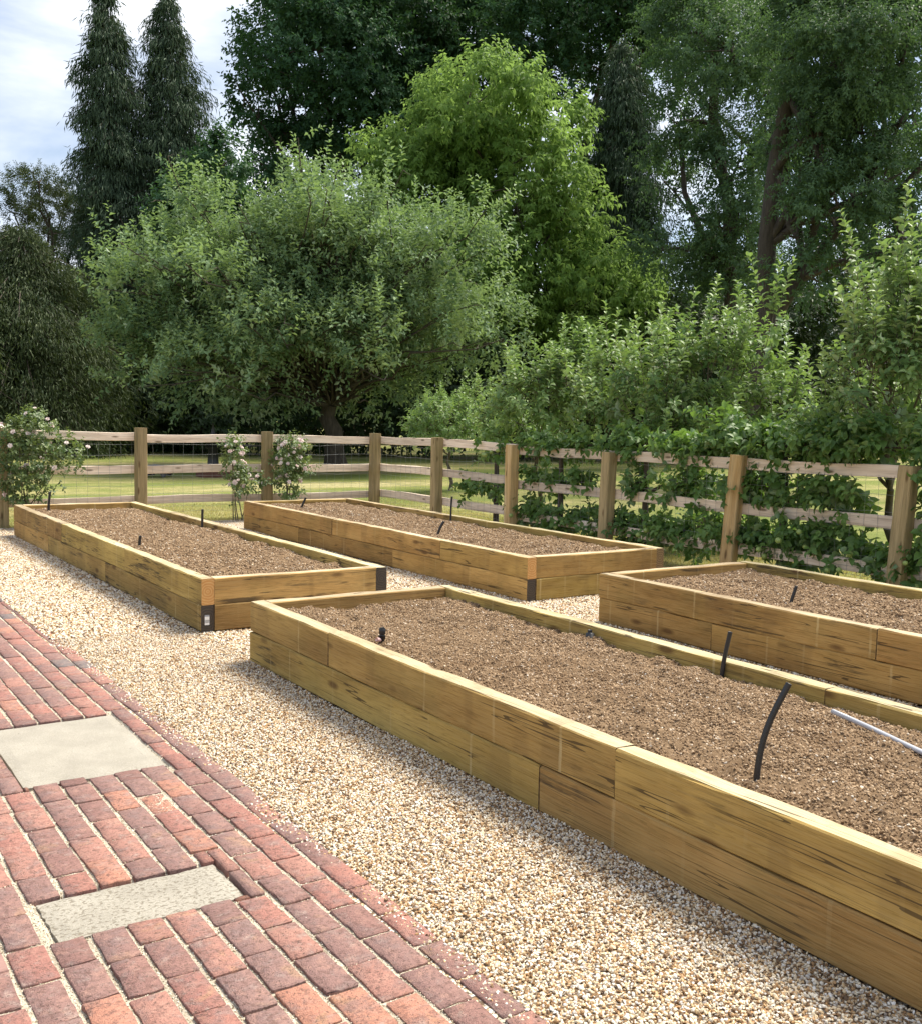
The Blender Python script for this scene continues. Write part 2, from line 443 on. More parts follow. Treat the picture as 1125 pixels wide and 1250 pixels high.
LOBES = {
    'APPLE_BIG': [(13.94,28.08,6.35,2.32,1.75), (11.75,31.25,5.26,1.99,1.29), (9.53,30.68,4.12,1.37,1.10), (13.56,31.36,3.91,2.91,1.65), (16.44,28.50,4.45,2.62,1.87), (17.46,26.39,6.09,1.53,1.35), (19.49,27.48,4.33,1.15,1.44), (14.29,29.11,8.46,0.85,0.81), (11.18,32.60,7.79,0.82,1.18), (9.07,31.94,5.75,0.85,0.85), (11.80,29.69,2.15,2.18,0.69), (16.55,29.68,2.43,2.12,0.81), (8.92,31.48,3.17,0.84,0.84), (15.57,27.34,7.91,0.79,0.72), (19.85,26.99,7.15,0.67,0.76), (12.56,29.69,7.77,0.73,0.77), (10.96,32.48,8.74,0.33,0.74), (11.28,31.03,7.93,0.34,0.60), (9.01,30.46,6.74,0.27,0.58), (8.73,32.65,6.15,0.35,0.42), (7.90,31.57,4.59,0.33,0.30), (14.05,31.59,9.66,0.39,0.67), (14.74,29.88,10.14,0.45,0.45), (15.09,28.28,9.44,0.36,0.55), (16.97,29.57,9.85,0.43,0.50), (12.34,30.43,8.46,0.26,0.56), (7.76,30.61,3.42,0.32,0.36), (18.08,28.34,8.27,0.42,0.50), (18.44,26.58,7.88,0.33,0.48), (20.47,27.64,8.34,0.35,0.47), (11.81,30.95,8.60,0.23,0.53), (9.58,30.40,6.45,0.36,0.54)],
    'LIME': [(24.82,35.97,14.56,2.85,1.97), (25.29,39.07,13.11,3.23,2.42), (26.75,35.92,12.23,2.92,2.53), (29.77,37.18,14.51,1.41,2.27), (23.91,39.15,11.19,2.59,1.99), (28.11,34.00,10.59,1.46,1.61), (28.69,37.17,9.38,3.06,2.45), (29.55,34.20,7.05,2.75,2.43), (32.50,35.38,7.76,1.75,2.17), (22.72,40.32,12.96,1.61,1.13), (25.72,36.35,7.26,3.09,2.71), (30.05,36.62,5.12,3.29,2.06), (24.46,38.50,14.58,1.58,1.78), (25.83,35.44,9.85,2.28,2.28)],
    'OAK': [(25.25,51.10,20.48,5.01,3.10), (24.36,55.60,19.74,2.54,2.79), (27.87,51.34,18.06,4.40,2.93), (24.58,57.05,23.29,1.98,1.82), (31.26,51.01,21.69,3.00,3.00), (22.33,53.03,14.72,1.25,1.54), (26.14,55.39,16.41,3.59,1.95), (29.23,51.20,23.70,4.93,1.97), (35.12,51.90,24.56,3.67,2.10), (27.51,53.74,26.48,6.06,3.03), (21.81,53.83,18.40,0.97,1.46), (33.51,51.91,20.56,3.10,3.10), (24.19,54.36,14.14,1.99,1.49)],
    'OAK2': [(35.55,46.96,23.21,3.49,2.09), (40.46,47.94,24.35,2.97,2.72), (38.30,46.65,20.63,2.38,1.91), (36.73,52.65,27.48,4.56,2.03), (41.65,45.70,22.84,1.95,2.44), (38.97,44.91,25.52,3.75,2.35), (37.88,50.70,22.03,2.50,2.00), (41.64,44.47,24.71,2.40,2.16)],
    'THIN': [(29.17,27.23,15.17,1.89,1.73), (30.07,30.03,13.35,1.51,1.51), (30.40,27.34,11.63,1.78,1.45), (30.33,31.16,17.12,1.54,1.54), (31.67,27.41,14.25,1.49,1.65), (29.82,27.08,9.14,1.91,1.21), (30.65,29.98,18.08,2.03,1.35), (30.81,27.46,7.49,1.79,0.98), (30.63,31.40,11.81,1.25,1.25), (30.49,29.26,7.65,1.33,1.33), (28.24,29.25,8.34,0.83,0.96), (32.90,28.07,7.75,1.02,0.89)],
    'RIGHTBIG': [(22.88,16.99,10.85,2.02,1.57), (25.13,17.02,9.45,1.44,1.44), (23.02,17.98,9.50,1.04,1.15), (24.07,19.63,12.46,1.23,1.10), (24.80,16.73,6.62,1.18,1.18), (22.85,17.48,7.53,1.36,0.73), (25.38,17.14,12.45,1.45,1.45), (24.11,16.96,8.13,1.28,0.84), (24.17,19.94,9.46,0.89,0.89), (24.18,18.07,13.29,2.14,1.19), (22.81,17.97,5.71,0.92,0.80)],
    'OAK3': [(38.27,38.31,18.15,1.92,2.35), (42.72,38.74,21.16,3.19,2.50), (43.19,34.85,19.02,3.07,2.85), (47.93,34.43,18.20,3.26,2.56), (47.37,31.41,13.09,2.69,2.69), (42.34,34.57,13.32,2.16,1.94), (47.01,34.29,11.02,3.22,2.53), (41.38,37.75,10.42,2.21,1.77), (49.39,33.24,21.04,2.35,2.82), (45.02,35.54,23.16,3.62,2.04), (40.78,37.16,23.46,3.05,1.96), (46.30,36.08,16.21,2.32,2.09)],
    'DARKR': [(33.01,31.46,4.35,3.24,2.88), (33.35,35.30,4.14,2.68,3.45), (36.30,29.44,4.79,2.21,3.32), (40.65,28.59,6.06,3.53,2.75), (35.91,31.65,2.34,6.05,1.89), (38.63,25.04,7.66,1.64,2.18), (31.42,37.59,2.98,3.48,2.32), (37.56,28.52,7.91,0.82,1.68), (35.98,34.91,6.52,1.58,1.19)],
    'YEW': [(7.71,39.15,5.65,1.89,2.52), (9.45,41.43,4.16,1.68,3.02), (7.07,40.27,3.39,2.26,2.58), (10.13,42.29,7.06,1.24,2.06), (8.40,41.03,7.94,1.65,1.32), (9.88,39.05,2.60,1.43,1.91), (6.07,42.44,4.61,2.37,4.06), (8.74,40.33,2.28,2.61,1.63)],
    'PINE': [(10.87,52.08,11.73,1.51,0.92), (12.67,55.23,11.29,1.79,0.98), (10.24,53.55,10.75,0.95,0.69), (14.12,56.24,12.45,0.92,1.01), (11.92,54.56,9.72,1.98,0.97), (10.80,52.61,12.55,0.51,0.42), (14.29,55.35,10.49,0.90,1.35)],
    'HEDGE': [(9.25,42.71,1.36,2.76,1.38), (13.64,44.50,1.78,2.57,1.84), (16.23,41.74,1.51,2.47,1.41), (21.24,42.63,1.96,3.38,1.88), (23.58,39.34,2.39,2.90,2.17), (25.57,35.95,2.77,2.79,2.09), (13.12,45.09,3.16,1.48,2.22), (25.00,37.65,4.18,2.50,2.14), (29.94,37.58,3.30,3.03,2.09), (30.78,34.57,2.57,2.19,1.64), (19.82,39.87,5.71,3.16,2.46), (17.82,43.89,6.19,2.99,2.62), (22.77,39.52,7.29,2.52,2.52), (18.30,39.86,8.25,2.08,1.90), (25.78,38.94,7.14,2.21,2.21)],
    'BACKTREE': [(15.92,41.72,11.84,0.92,1.27), (16.63,44.55,10.74,1.13,1.88), (15.00,43.23,8.64,1.66,2.53), (17.79,45.30,10.83,0.92,1.15), (16.01,44.05,11.61,0.81,1.11)],
    'BUSH1': [(9.34,11.99,1.79,0.48,0.46), (9.52,13.10,1.47,0.33,0.39), (9.99,11.95,2.11,0.35,0.41), (10.04,13.18,1.15,0.52,0.31), (9.92,12.50,2.36,0.10,0.22), (9.74,11.86,2.51,0.09,0.23), (9.73,13.12,1.99,0.12,0.19)],
    'BUSH2': [(9.62,9.86,1.87,0.54,0.52), (9.88,10.85,2.16,0.35,0.39), (10.36,9.59,2.15,0.41,0.49), (11.43,9.74,2.37,0.32,0.47), (11.16,9.20,1.69,0.42,0.44), (9.88,9.78,1.23,0.88,0.33), (11.12,9.77,1.29,0.65,0.34), (9.44,10.67,1.42,0.45,0.45), (9.79,11.55,2.34,0.10,0.29), (9.26,11.27,2.26,0.09,0.22), (9.36,10.46,2.40,0.08,0.23), (10.41,10.71,2.69,0.13,0.32), (10.29,10.04,2.54,0.11,0.24), (10.08,9.46,2.77,0.10,0.30), (11.05,9.73,2.90,0.13,0.30), (10.87,9.09,2.85,0.12,0.29), (11.74,9.43,2.26,0.10,0.21)],
    'BUSH3': [(9.02,6.17,2.03,0.35,0.45), (9.48,6.75,2.56,0.22,0.31), (9.35,6.16,2.68,0.22,0.39), (9.91,6.60,1.46,0.49,0.33), (9.18,6.87,1.45,0.27,0.27), (9.40,5.77,2.11,0.39,0.58), (9.55,6.83,3.16,0.06,0.26), (9.39,6.29,3.17,0.06,0.28), (9.88,6.82,3.02,0.07,0.21), (9.37,6.79,2.72,0.07,0.18), (9.34,6.06,2.51,0.09,0.21), (9.53,7.03,2.32,0.07,0.17)],
    'BUSH4': [(12.41,19.13,1.57,0.65,0.47), (13.77,20.00,1.87,0.50,0.42), (12.34,19.85,1.38,0.41,0.30)],
}
BASES = {
    'APPLE_BIG': (15.01, 29.39),
    'LIME': (27.87, 36.60),
    'OAK': (28.02, 53.06),
    'OAK2': (39.46, 47.82),
    'THIN': (31.40, 27.89),
    'RIGHTBIG': (22.76, 19.54),
    'BUSH1': (9.86, 12.60),
    'BUSH2': (10.55, 9.95),
    'BUSH3': (9.58, 6.37),
    'BUSH4': (13.13, 20.09),
}

# ================================================================== THE SETTING
def value_noise_grid(X, Y, seed, octaves):
    """cheap fractal noise on arrays: octaves = [(freq, amp), ...]"""
    g = np.random.default_rng(seed)
    out = np.zeros_like(X)
    for f, a in octaves:
        n = 256
        tab = g.random((n, n)) * 2 - 1
        x, y = X * f + 100.3, Y * f + 57.7
        xi, yi = np.floor(x).astype(int), np.floor(y).astype(int)
        fx, fy = x - xi, y - yi
        fx = fx * fx * (3 - 2 * fx); fy = fy * fy * (3 - 2 * fy)
        t00 = tab[xi % n, yi % n]; t10 = tab[(xi + 1) % n, yi % n]
        t01 = tab[xi % n, (yi + 1) % n]; t11 = tab[(xi + 1) % n, (yi + 1) % n]
        out += a * ((t00 * (1 - fx) + t10 * fx) * (1 - fy) + (t01 * (1 - fx) + t11 * fx) * fy)
    return out


def grid_sheet(name, x0, x1, y0, y1, step, zf):
    nx, ny = max(2, int(round((x1 - x0) / step)) + 1), max(2, int(round((y1 - y0) / step)) + 1)
    xs, ys = np.linspace(x0, x1, nx), np.linspace(y0, y1, ny)
    X, Y = np.meshgrid(xs, ys, indexing='ij')
    Z = zf(X, Y)
    V = np.stack([X, Y, Z], -1).reshape(-1, 3)
    i, j = np.meshgrid(np.arange(nx - 1), np.arange(ny - 1), indexing='ij')
    a = (i * ny + j).ravel()
    F = np.stack([a, a + ny, a + ny + 1, a + 1], -1)
    return V, F


# ---- lawn: one sheet to the horizon
m, t, b = new_mat('lawn_grass')
tc = N(t, 'ShaderNodeTexCoord'); ob = tc.outputs['Object']
vv = mapping(t, ob, (1, 1, 1))
rot = N(t, 'ShaderNodeMapping'); rot.inputs['Rotation'].default_value = (0, 0, 0.59); rot.inputs['Scale'].default_value = (0.10, 0.42, 1)
t.links.new(ob, rot.inputs['Vector'])
big = noise_(t, rot.outputs['Vector'], 1.0, 4, 0.55, 0.3)
mid = noise_(t, vv, 0.55, 5, 0.6)
c = ramp(t, math_(t, 'ADD', math_(t, 'MULTIPLY', big, 0.75), math_(t, 'MULTIPLY', mid, 0.25)),
         [(0.38, (0.11, 0.155, 0.035)), (0.47, (0.19, 0.215, 0.06)), (0.55, (0.34, 0.30, 0.13)), (0.65, (0.48, 0.41, 0.23))])
c = mixc(t, ramp(t, noise_(t, vv, 9, 5, 0.7), [(0.35, g3(0.35)), (0.6, g3(0))]), c, (0.13, 0.14, 0.035))
c = mixc(t, ramp(t, noise_(t, vv, 2.6, 6, 0.75), [(0.42, g3(0.55)), (0.6, g3(0))]), c, (0.115, 0.15, 0.035))
c = mixc(t, ramp(t, noise_(t, vv, 60, 3, 0.7), [(0.5, g3(0)), (0.75, g3(0.4))]), c, (0.42, 0.38, 0.20))
t.links.new(c, b.inputs['Base Color']); b.inputs['Roughness'].default_value = 0.95
b.inputs['Specular IOR Level'].default_value = 0.1
bump(t, b, noise_(t, vv, 45, 5, 0.75), 0.8, 0.03)
M_LAWN = m
V, F = grid_sheet('lawn', -40, 80, -30, 90, 1.5, lambda X, Y: -0.03 + 0.02 * value_noise_grid(X, Y, 3, [(0.2, 1), (0.6, 0.4)]))
Vo = np.array([(-600, -600, -0.06), (600, -600, -0.06), (600, 600, -0.06), (-600, 600, -0.06)], float)
V = np.concatenate([V, Vo]); n0 = len(V) - 4
F = np.concatenate([F, [[n0, n0 + 1, n0 + 2, n0 + 3]]])
tag(link('lawn', np_mesh('lawn', V, F), M_LAWN), kind='structure')

# ---- gravel: a sheet and the loose stones on it
m, t, b = new_mat('gravel_bed')
tc = N(t, 'ShaderNodeTexCoord'); ob = tc.outputs['Object']
vo = N(t, 'ShaderNodeTexVoronoi', Scale=95.0); t.links.new(ob, vo.inputs['Vector'])
sep = N(t, 'ShaderNodeSeparateColor'); t.links.new(vo.outputs['Color'], sep.inputs[0])
GRAVEL_STOPS = [(0.0, (0.09, 0.05, 0.03)), (0.12, (0.18, 0.10, 0.05)), (0.25, (0.45, 0.26, 0.115)), (0.40, (0.63, 0.46, 0.26)), (0.55, (0.74, 0.62, 0.43)), (0.76, (0.83, 0.77, 0.64)), (0.93, (0.88, 0.86, 0.80)), (1.0, (0.36, 0.31, 0.27))]
c = ramp(t, sep.outputs[0], GRAVEL_STOPS)
c = mixc(t, ramp(t, vo.outputs['Distance'], [(0.30, g3(0)), (0.7, g3(0.95))]), c, (0.075, 0.047, 0.024))
t.links.new(c, b.inputs['Base Color']); b.inputs['Roughness'].default_value = 0.85
bump(t, b, vo.outputs['Distance'], -0.9, 0.008)
M_GRAVEL_BED = m
m, t, b = new_mat('pebble')
oi = N(t, 'ShaderNodeObjectInfo'); tc = N(t, 'ShaderNodeTexCoord')
c = ramp(t, oi.outputs['Random'], GRAVEL_STOPS)
c = mixc(t, math_(t, 'MULTIPLY', noise_(t, tc.outputs['Object'], 1.4, 3), 0.35), c, (0.34, 0.22, 0.10))
t.links.new(c, b.inputs['Base Color']); b.inputs['Roughness'].default_value = 0.6
b.inputs['Specular IOR Level'].default_value = 0.35
M_PEBBLE = m


def gz(X, Y):
    return -0.012 + value_noise_grid(X, Y, 11, [(0.9, 0.009), (2.2, 0.006), (5.0, 0.004)])


V, F = grid_sheet('gravel', 1.60, 8.52, -2.0, 15.42, 0.12, gz)
tag(link('gravel', np_mesh('gravel', V, F, smooth=True), M_GRAVEL_BED), kind='structure')


def scatter_tree(name, density, smin, smax, mat, variants=3, flat=0.6, rough=0.35, lift=0.3, seed=1, subdiv=1, zlo=0.0):
    """node tree: keep the mesh, scatter small irregular stones over it"""
    g = bpy.data.node_groups.new(name, 'GeometryNodeTree')
    g.interface.new_socket('Geometry', in_out='INPUT', socket_type='NodeSocketGeometry')
    g.interface.new_socket('Geometry', in_out='OUTPUT', socket_type='NodeSocketGeometry')
    nn = g.nodes; lk = g.links.new
    gi, go = nn.new('NodeGroupInput'), nn.new('NodeGroupOutput')
    dist = nn.new('GeometryNodeDistributePointsOnFaces'); dist.distribute_method = 'RANDOM'
    dist.inputs['Seed'].default_value = seed
    at = nn.new('GeometryNodeInputNamedAttribute'); at.data_type = 'FLOAT'; at.inputs['Name'].default_value = 'dens'
    mul = nn.new('ShaderNodeMath'); mul.operation = 'MULTIPLY'; mul.inputs[1].default_value = density
    lk(at.outputs['Attribute'], mul.inputs[0])
    lk(mul.outputs[0], dist.inputs['Density'])
    lk(gi.outputs[0], dist.inputs['Mesh'])
    join = nn.new('GeometryNodeJoinGeometry')
    for k in range(variants):
        ico = nn.new('GeometryNodeMeshIcoSphere'); ico.inputs['Radius'].default_value = 1.0
        ico.inputs['Subdivisions'].default_value = subdiv
        sp = nn.new('GeometryNodeSetPosition')
        ns = nn.new('ShaderNodeTexNoise'); ns.noise_dimensions = '4D'; ns.inputs['W'].default_value = 7.3 * k + seed
        ns.inputs['Scale'].default_value = 1.1
        sub = nn.new('ShaderNodeVectorMath'); sub.operation = 'SUBTRACT'; sub.inputs[1].default_value = (0.5, 0.5, 0.5)
        sc = nn.new('ShaderNodeVectorMath'); sc.operation = 'SCALE'; sc.inputs['Scale'].default_value = rough * 4
        lk(ns.outputs['Color'], sub.inputs[0]); lk(sub.outputs[0], sc.inputs[0]); lk(sc.outputs[0], sp.inputs['Offset'])
        lk(ico.outputs['Mesh'], sp.inputs['Geometry'])
        sm = nn.new('GeometryNodeSetMaterial'); sm.inputs['Material'].default_value = mat
        lk(sp.outputs[0], sm.inputs[0])
        g2i = nn.new('GeometryNodeGeometryToInstance'); lk(sm.outputs[0], g2i.inputs[0])
        lk(g2i.outputs[0], join.inputs[0])
    iop = nn.new('GeometryNodeInstanceOnPoints')
    iop.inputs['Pick Instance'].default_value = True
    lk(dist.outputs['Points'], iop.inputs['Points']); lk(join.outputs[0], iop.inputs['Instance'])
    ri = nn.new('FunctionNodeRandomValue'); ri.data_type = 'INT'
    ri.inputs['Min'].default_value = 0; ri.inputs['Max'].default_value = 50
    for s in ri.inputs:
        if s.name == 'Max' and s.type == 'INT': s.default_value = 50
    for s in ri.outputs:
        if s.type == 'INT': lk(s, iop.inputs['Instance Index'])
    rr = nn.new('FunctionNodeRandomValue'); rr.data_type = 'FLOAT_VECTOR'
    rr.inputs['Max'].default_value = (0.9, 0.9, 6.283)
    lk(rr.outputs['Value'], iop.inputs['Rotation'])
    rs = nn.new('FunctionNodeRandomValue'); rs.data_type = 'FLOAT_VECTOR'
    rs.inputs['Min'].default_value = (smin, smin, smin * flat); rs.inputs['Max'].default_value = (smax, smax * 0.85, smax * flat)
    rs.inputs['Seed'].default_value = 5
    lk(rs.outputs['Value'], iop.inputs['Scale'])
    ti = nn.new('GeometryNodeTranslateInstances')
    rz = nn.new('FunctionNodeRandomValue'); rz.data_type = 'FLOAT_VECTOR'
    rz.inputs['Min'].default_value = (0, 0, zlo); rz.inputs['Max'].default_value = (0, 0, smax * lift); rz.inputs['Seed'].default_value = 9
    lk(rz.outputs['Value'], ti.inputs['Translation'])
    ti.inputs['Local Space'].default_value = False
    lk(iop.outputs[0], ti.inputs['Instances'])
    jj = nn.new('GeometryNodeJoinGeometry')
    lk(gi.outputs[0], jj.inputs[0]); lk(ti.outputs[0], jj.inputs[0])
    lk(jj.outputs[0], go.inputs[0])
    return g


def scatter_sheet(name, rects, step, zf, densf, mat, tree):
    Vs, Fs, n = [], [], 0
    for (x0, x1, y0, y1) in rects:
        V, F = grid_sheet(name, x0, x1, y0, y1, step, zf)
        Vs.append(V); Fs.append(F + n); n += len(V)
    V = np.concatenate(Vs); F = np.concatenate(Fs)
    me = np_mesh(name, V, F, smooth=True, attrs={'dens': densf(V[:, 0], V[:, 1])})
    o = link(name, me, mat)
    md = o.modifiers.new('stones', 'NODES'); md.node_group = tree
    return o


g_near = scatter_tree('pebbles_fine', 1.0, 0.0026, 0.0085, M_PEBBLE, variants=4, flat=0.62, lift=0.9, seed=3)
o = scatter_sheet('gravel_stones', [(1.63, 2.625, 0.6, 6.40), (1.63, 2.66, 6.40, 7.6)], 0.1,
                  lambda X, Y: gz(X, Y) + 0.004 - 0.006 * np.clip((1.72 - X) / 0.05, 0, 1),
                  lambda x, y: 11500.0 * np.clip((x - 1.63) / 0.06, 0.12, 1) * np.where(y < 5.2, 1, 0.75), M_GRAVEL_BED, g_near)
tag(o, 'loose cream and brown gravel beside the brick path', 'gravel', kind='stuff')
g_far = scatter_tree('pebbles_mid', 1.0, 0.006, 0.013, M_PEBBLE, variants=4, flat=0.6, lift=0.7, seed=8)
o = scatter_sheet('gravel_stones', [(1.64, 2.66, 7.6, 15.3), (4.24, 5.66, 3.5, 15.3), (2.655, 4.24, 6.36, 7.39), (5.6, 7.4, 6.3, 7.35)], 0.12,
                  lambda X, Y: gz(X, Y) + 0.004,
                  lambda x, y: np.full(len(x), 5200.0), M_GRAVEL_BED, g_far)
tag(o, 'loose pale gravel filling the gaps between the raised beds', 'gravel', kind='stuff')

# ---- brick path
m, t, b = new_mat('joint_sand')
tc = N(t, 'ShaderNodeTexCoord'); ob = tc.outputs['Object']
f = noise_(t, ob, 110, 5, 0.75)
c = ramp(t, f, [(0.32, (0.26, 0.205, 0.135)), (0.46, (0.56, 0.49, 0.37)), (0.64, (0.74, 0.68, 0.56))])
c = mixc(t, ramp(t, noise_(t, ob, 3.0, 4), [(0.36, g3(0.5)), (0.5, g3(0))]), c, (0.19, 0.15, 0.10))
t.links.new(c, b.inputs['Base Color']); b.inputs['Roughness'].default_value = 0.95
bump(t, b, f, 1.0, 0.012)
M_SAND = m
m, t, b = new_mat('paving_brick')
tc = N(t, 'ShaderNodeTexCoord'); oi = N(t, 'ShaderNodeObjectInfo')
off = N(t, 'ShaderNodeCombineXYZ')
for i_, k_ in enumerate((41.0, 67.0, 23.0)):
    t.links.new(math_(t, 'MULTIPLY', oi.outputs['Random'], k_), off.inputs[i_])
v = mapping(t, tc.outputs['Object'], (0.105, 0.215, 0.065), off.outputs[0])
c = ramp(t, oi.outputs['Random'], [(0.0, (0.27, 0.150, 0.130)), (0.17, (0.37, 0.175, 0.14)), (0.32, (0.28, 0.165, 0.145)), (0.50, (0.38, 0.195, 0.155)), (0.64, (0.28, 0.17, 0.15)), (0.78, (0.33, 0.158, 0.13)), (0.92, (0.45, 0.215, 0.15)), (0.975, (0.19, 0.165, 0.16))], 'CONSTANT')
# fired patches: bluish heads, orange flashes
c = mixc(t, math_(t, 'MULTIPLY', ramp(t, noise_(t, v, 11, 5, 0.65), [(0.48, g3(0)), (0.62, g3(1))]), 0.55), c, (0.20, 0.145, 0.14))
c = mixc(t, math_(t, 'MULTIPLY', ramp(t, noise_(t, v, 17, 5, 0.7, 0.6), [(0.50, g3(0)), (0.66, g3(1))]), 0.45), c, (0.46, 0.27, 0.21))
c = mixc(t, math_(t, 'MULTIPLY', ramp(t, noise_(t, v, 6.5, 3, 0.6, 0.5), [(0.62, g3(0)), (0.72, g3(1))]), 0.3), c, (0.50, 0.32, 0.16))
c = mixc(t, ramp(t, noise_(t, v, 45, 5, 0.7), [(0.34, g3(0.75)), (0.50, g3(0))]), c, (0.14, 0.078, 0.066))
c = mixc(t, ramp(t, noise_(t, v, 22, 5, 0.7), [(0.56, g3(0)), (0.74, g3(0.5))]), c, (0.52, 0.41, 0.35))
c = mixc(t, ramp(t, noise_(t, v, 120, 2, 0.6), [(0.60, g3(0)), (0.66, g3(0.75))]), c, (0.09, 0.06, 0.05))
tear = noise_(t, mapping(t, v, (45, 190, 45)), 1.0, 4, 0.7, 0.6)
c = mixc(t, ramp(t, tear, [(0.30, g3(0.85)), (0.40, g3(0))]), c, (0.13, 0.075, 0.065))
c = mixc(t, ramp(t, tear, [(0.60, g3(0)), (0.75, g3(0.4))]), c, (0.52, 0.37, 0.31))
t.links.new(c, b.inputs['Base Color']); b.inputs['Roughness'].default_value = 0.85
b.inputs['Specular IOR Level'].default_value = 0.25
bump(t, b, math_(t, 'ADD', math_(t, 'MULTIPLY', tear, 0.6), math_(t, 'ADD', noise_(t, v, 45, 5, 0.7), math_(t, 'MULTIPLY', noise_(t, v, 260, 3), 0.6))), 1.0, 0.008)
M_BRICK = m
V, F = grid_sheet('path', -2.2, 1.70, -1.5, 16.0, 0.03, lambda X, Y: -0.0080 + value_noise_grid(X, Y, 5, [(2.0, 0.0018), (9, 0.0022), (30, 0.0015)]) - np.where(((X > 0.87) & (X < 1.52) & (Y > 4.62) & (Y < 5.60)) | ((X > 0.685) & (X < 1.32) & (Y > 3.19) & (Y < 3.515)), 0.022, 0))
dn = np.where((V[:, 0] > 0.25) & (V[:, 1] > 1.7) & (V[:, 1] < 7.0), 11000.0, 0.0)
path = tag(link('brick_path', np_mesh('brick_path', V, F, smooth=True, attrs={'dens': dn}), M_SAND), kind='structure')
m, t, b = new_mat('joint_grit')
oi = N(t, 'ShaderNodeObjectInfo')
t.links.new(ramp(t, oi.outputs['Random'], [(0.0, (0.13, 0.095, 0.06)), (0.25, (0.42, 0.34, 0.23)), (0.6, (0.66, 0.59, 0.46)), (1.0, (0.80, 0.76, 0.66))]), b.inputs['Base Color'])
b.inputs['Roughness'].default_value = 0.9
md = path.modifiers.new('grit', 'NODES')
md.node_group = scatter_tree('joint_grit', 1.0, 0.0012, 0.0036, m, variants=3, flat=0.8, lift=0.6, seed=13)


def brick_mesh(seed):
    """unit worn paving brick, 1 x 1 x 1 before scaling, worn arrises, uneven outline"""
    g = np.random.default_rng(seed)
    nx, ny = 4, 6
    e = 0.022
    us = [0, e * 2, 0.5, 1 - e * 2, 1]; ws = [0, e, 0.26, 0.5, 0.74, 1 - e, 1]
    V, idx = [], {}
    for i, u in enumerate(us):
        for j, w in enumerate(ws):
            edge = (i in (0, 4)) + (j in (0, 6))
            z = 0.5 - (0.07 if edge == 1 else 0.14 if edge == 2 else 0) + g.normal(0, 0.018)
            du = (-1 if i == 4 else 1) * abs(g.normal(0, 0.030)) if i in (0, 4) else 0
            dw = (-1 if j == 6 else 1) * abs(g.normal(0, 0.012)) if j in (0, 6) else 0
            if edge == 2:
                uu = 0.5 + (u - 0.5) * 0.95; w2 = 0.5 + (w - 0.5) * 0.975
            else: uu, w2 = u, w
            idx[(i, j)] = len(V); V.append((uu - 0.5 + du, w2 - 0.5 + dw, z))
    F = []
    for i in range(nx):
        for j in range(ny):
            F.append((idx[i, j], idx[i + 1, j], idx[i + 1, j + 1], idx[i, j + 1]))
    ring = [(i, 0) for i in range(5)] + [(4, j) for j in range(1, 7)] + [(i, 6) for i in range(3, -1, -1)] + [(0, j) for j in range(5, 0, -1)]
    b0 = len(V)
    for q in ring:
        x, y, z = V[idx[q]]; V.append((x, y, -0.5))
    n = len(ring)
    for k in range(n):
        a, c_ = idx[ring[k]], idx[ring[(k + 1) % n]]
        F.append((a, b0 + k, b0 + (k + 1) % n, c_))
    me = bpy.data.meshes.new('brick'); me.from_pydata(V, [], F)
    me.polygons.foreach_set('use_smooth', np.array([1] * (nx * ny) + [0] * n, dtype=bool)); me.update()
    me.materials.append(M_BRICK)
    return me


brick_meshes = [brick_mesh(100 + k) for k in range(10)]
SLABS = [(0.885, 1.505, 4.64, 5.58), (0.70, 1.305, 3.205, 3.50)]
ROW, BR_L = 0.118, 0.225
specs = []
rb = random.Random(5)
for k in range(0, 30):
    xa = 1.61 - ROW * k + (0.0 if k else 0.0)
    xb = xa + ROW
    if k == 0: xa, xb = 1.61, 1.712
    ofs = (0.5 * BR_L if k % 2 else 0.0) + rb.uniform(-0.02, 0.02) + 0.02
    y = -1.0 + ofs
    while y < 13.5:
        ln = BR_L * rb.uniform(0.975, 1.025)
        ya, yb = y, y + ln
        y = yb
        r_ = [xa + rb.uniform(0.002, 0.009), xb - rb.uniform(0.002, 0.009), ya + rb.uniform(0.0025, 0.0065), yb - rb.uniform(0.0025, 0.0065)]
        ok = True
        for (sx0, sx1, sy0, sy1) in SLABS:
            gx0, gx1, gy0, gy1 = sx0 - 0.012, sx1 + 0.012, sy0 - 0.010, sy1 + 0.010
            if r_[0] < gx1 and r_[1] > gx0 and r_[2] < gy1 and r_[3] > gy0:
                fx0, fx1 = gx0 - r_[0], r_[1] - gx1      # what is left on each side
                fy0, fy1 = gy0 - r_[2], r_[3] - gy1
                best = max(((fx0 / ROW, 0), (fx1 / ROW, 1), (fy0 / BR_L, 2), (fy1 / BR_L, 3)))
                if best[0] * (ROW if best[1] < 2 else BR_L) < (0.038 if best[1] < 2 else 0.016): ok = False; break
                if best[1] < 2:      # the sliver beyond the slab's end becomes a cut piece
                    px0, px1 = (gx0, r_[1]) if best[1] == 0 else (r_[0], gx1)
                    for py0, py1 in ((r_[2], gy0), (gy1, r_[3])):
                        if py1 - py0 > 0.014 and px1 - px0 > 0.02: specs.append([px0 + 0.002, px1 - 0.004, py0, py1])
                if best[1] == 0: r_[1] = gx0
                elif best[1] == 1: r_[0] = gx1
                elif best[1] == 2: r_[3] = gy0
                else: r_[2] = gy1
        if ok: specs.append(r_)


def seen(cx, cy):
    """how large a brick shows: distance, and whether it lies in the view"""
    a = math.atan2(cx, cy) - YAW
    d = math.hypot(cx, cy)
    fw = d * math.cos(a)
    if fw < 0.8: return 99 + d
    u = d * math.sin(a) / fw
    if abs(u) > 0.47 or fw < 2.2: return 50 + d
    return d


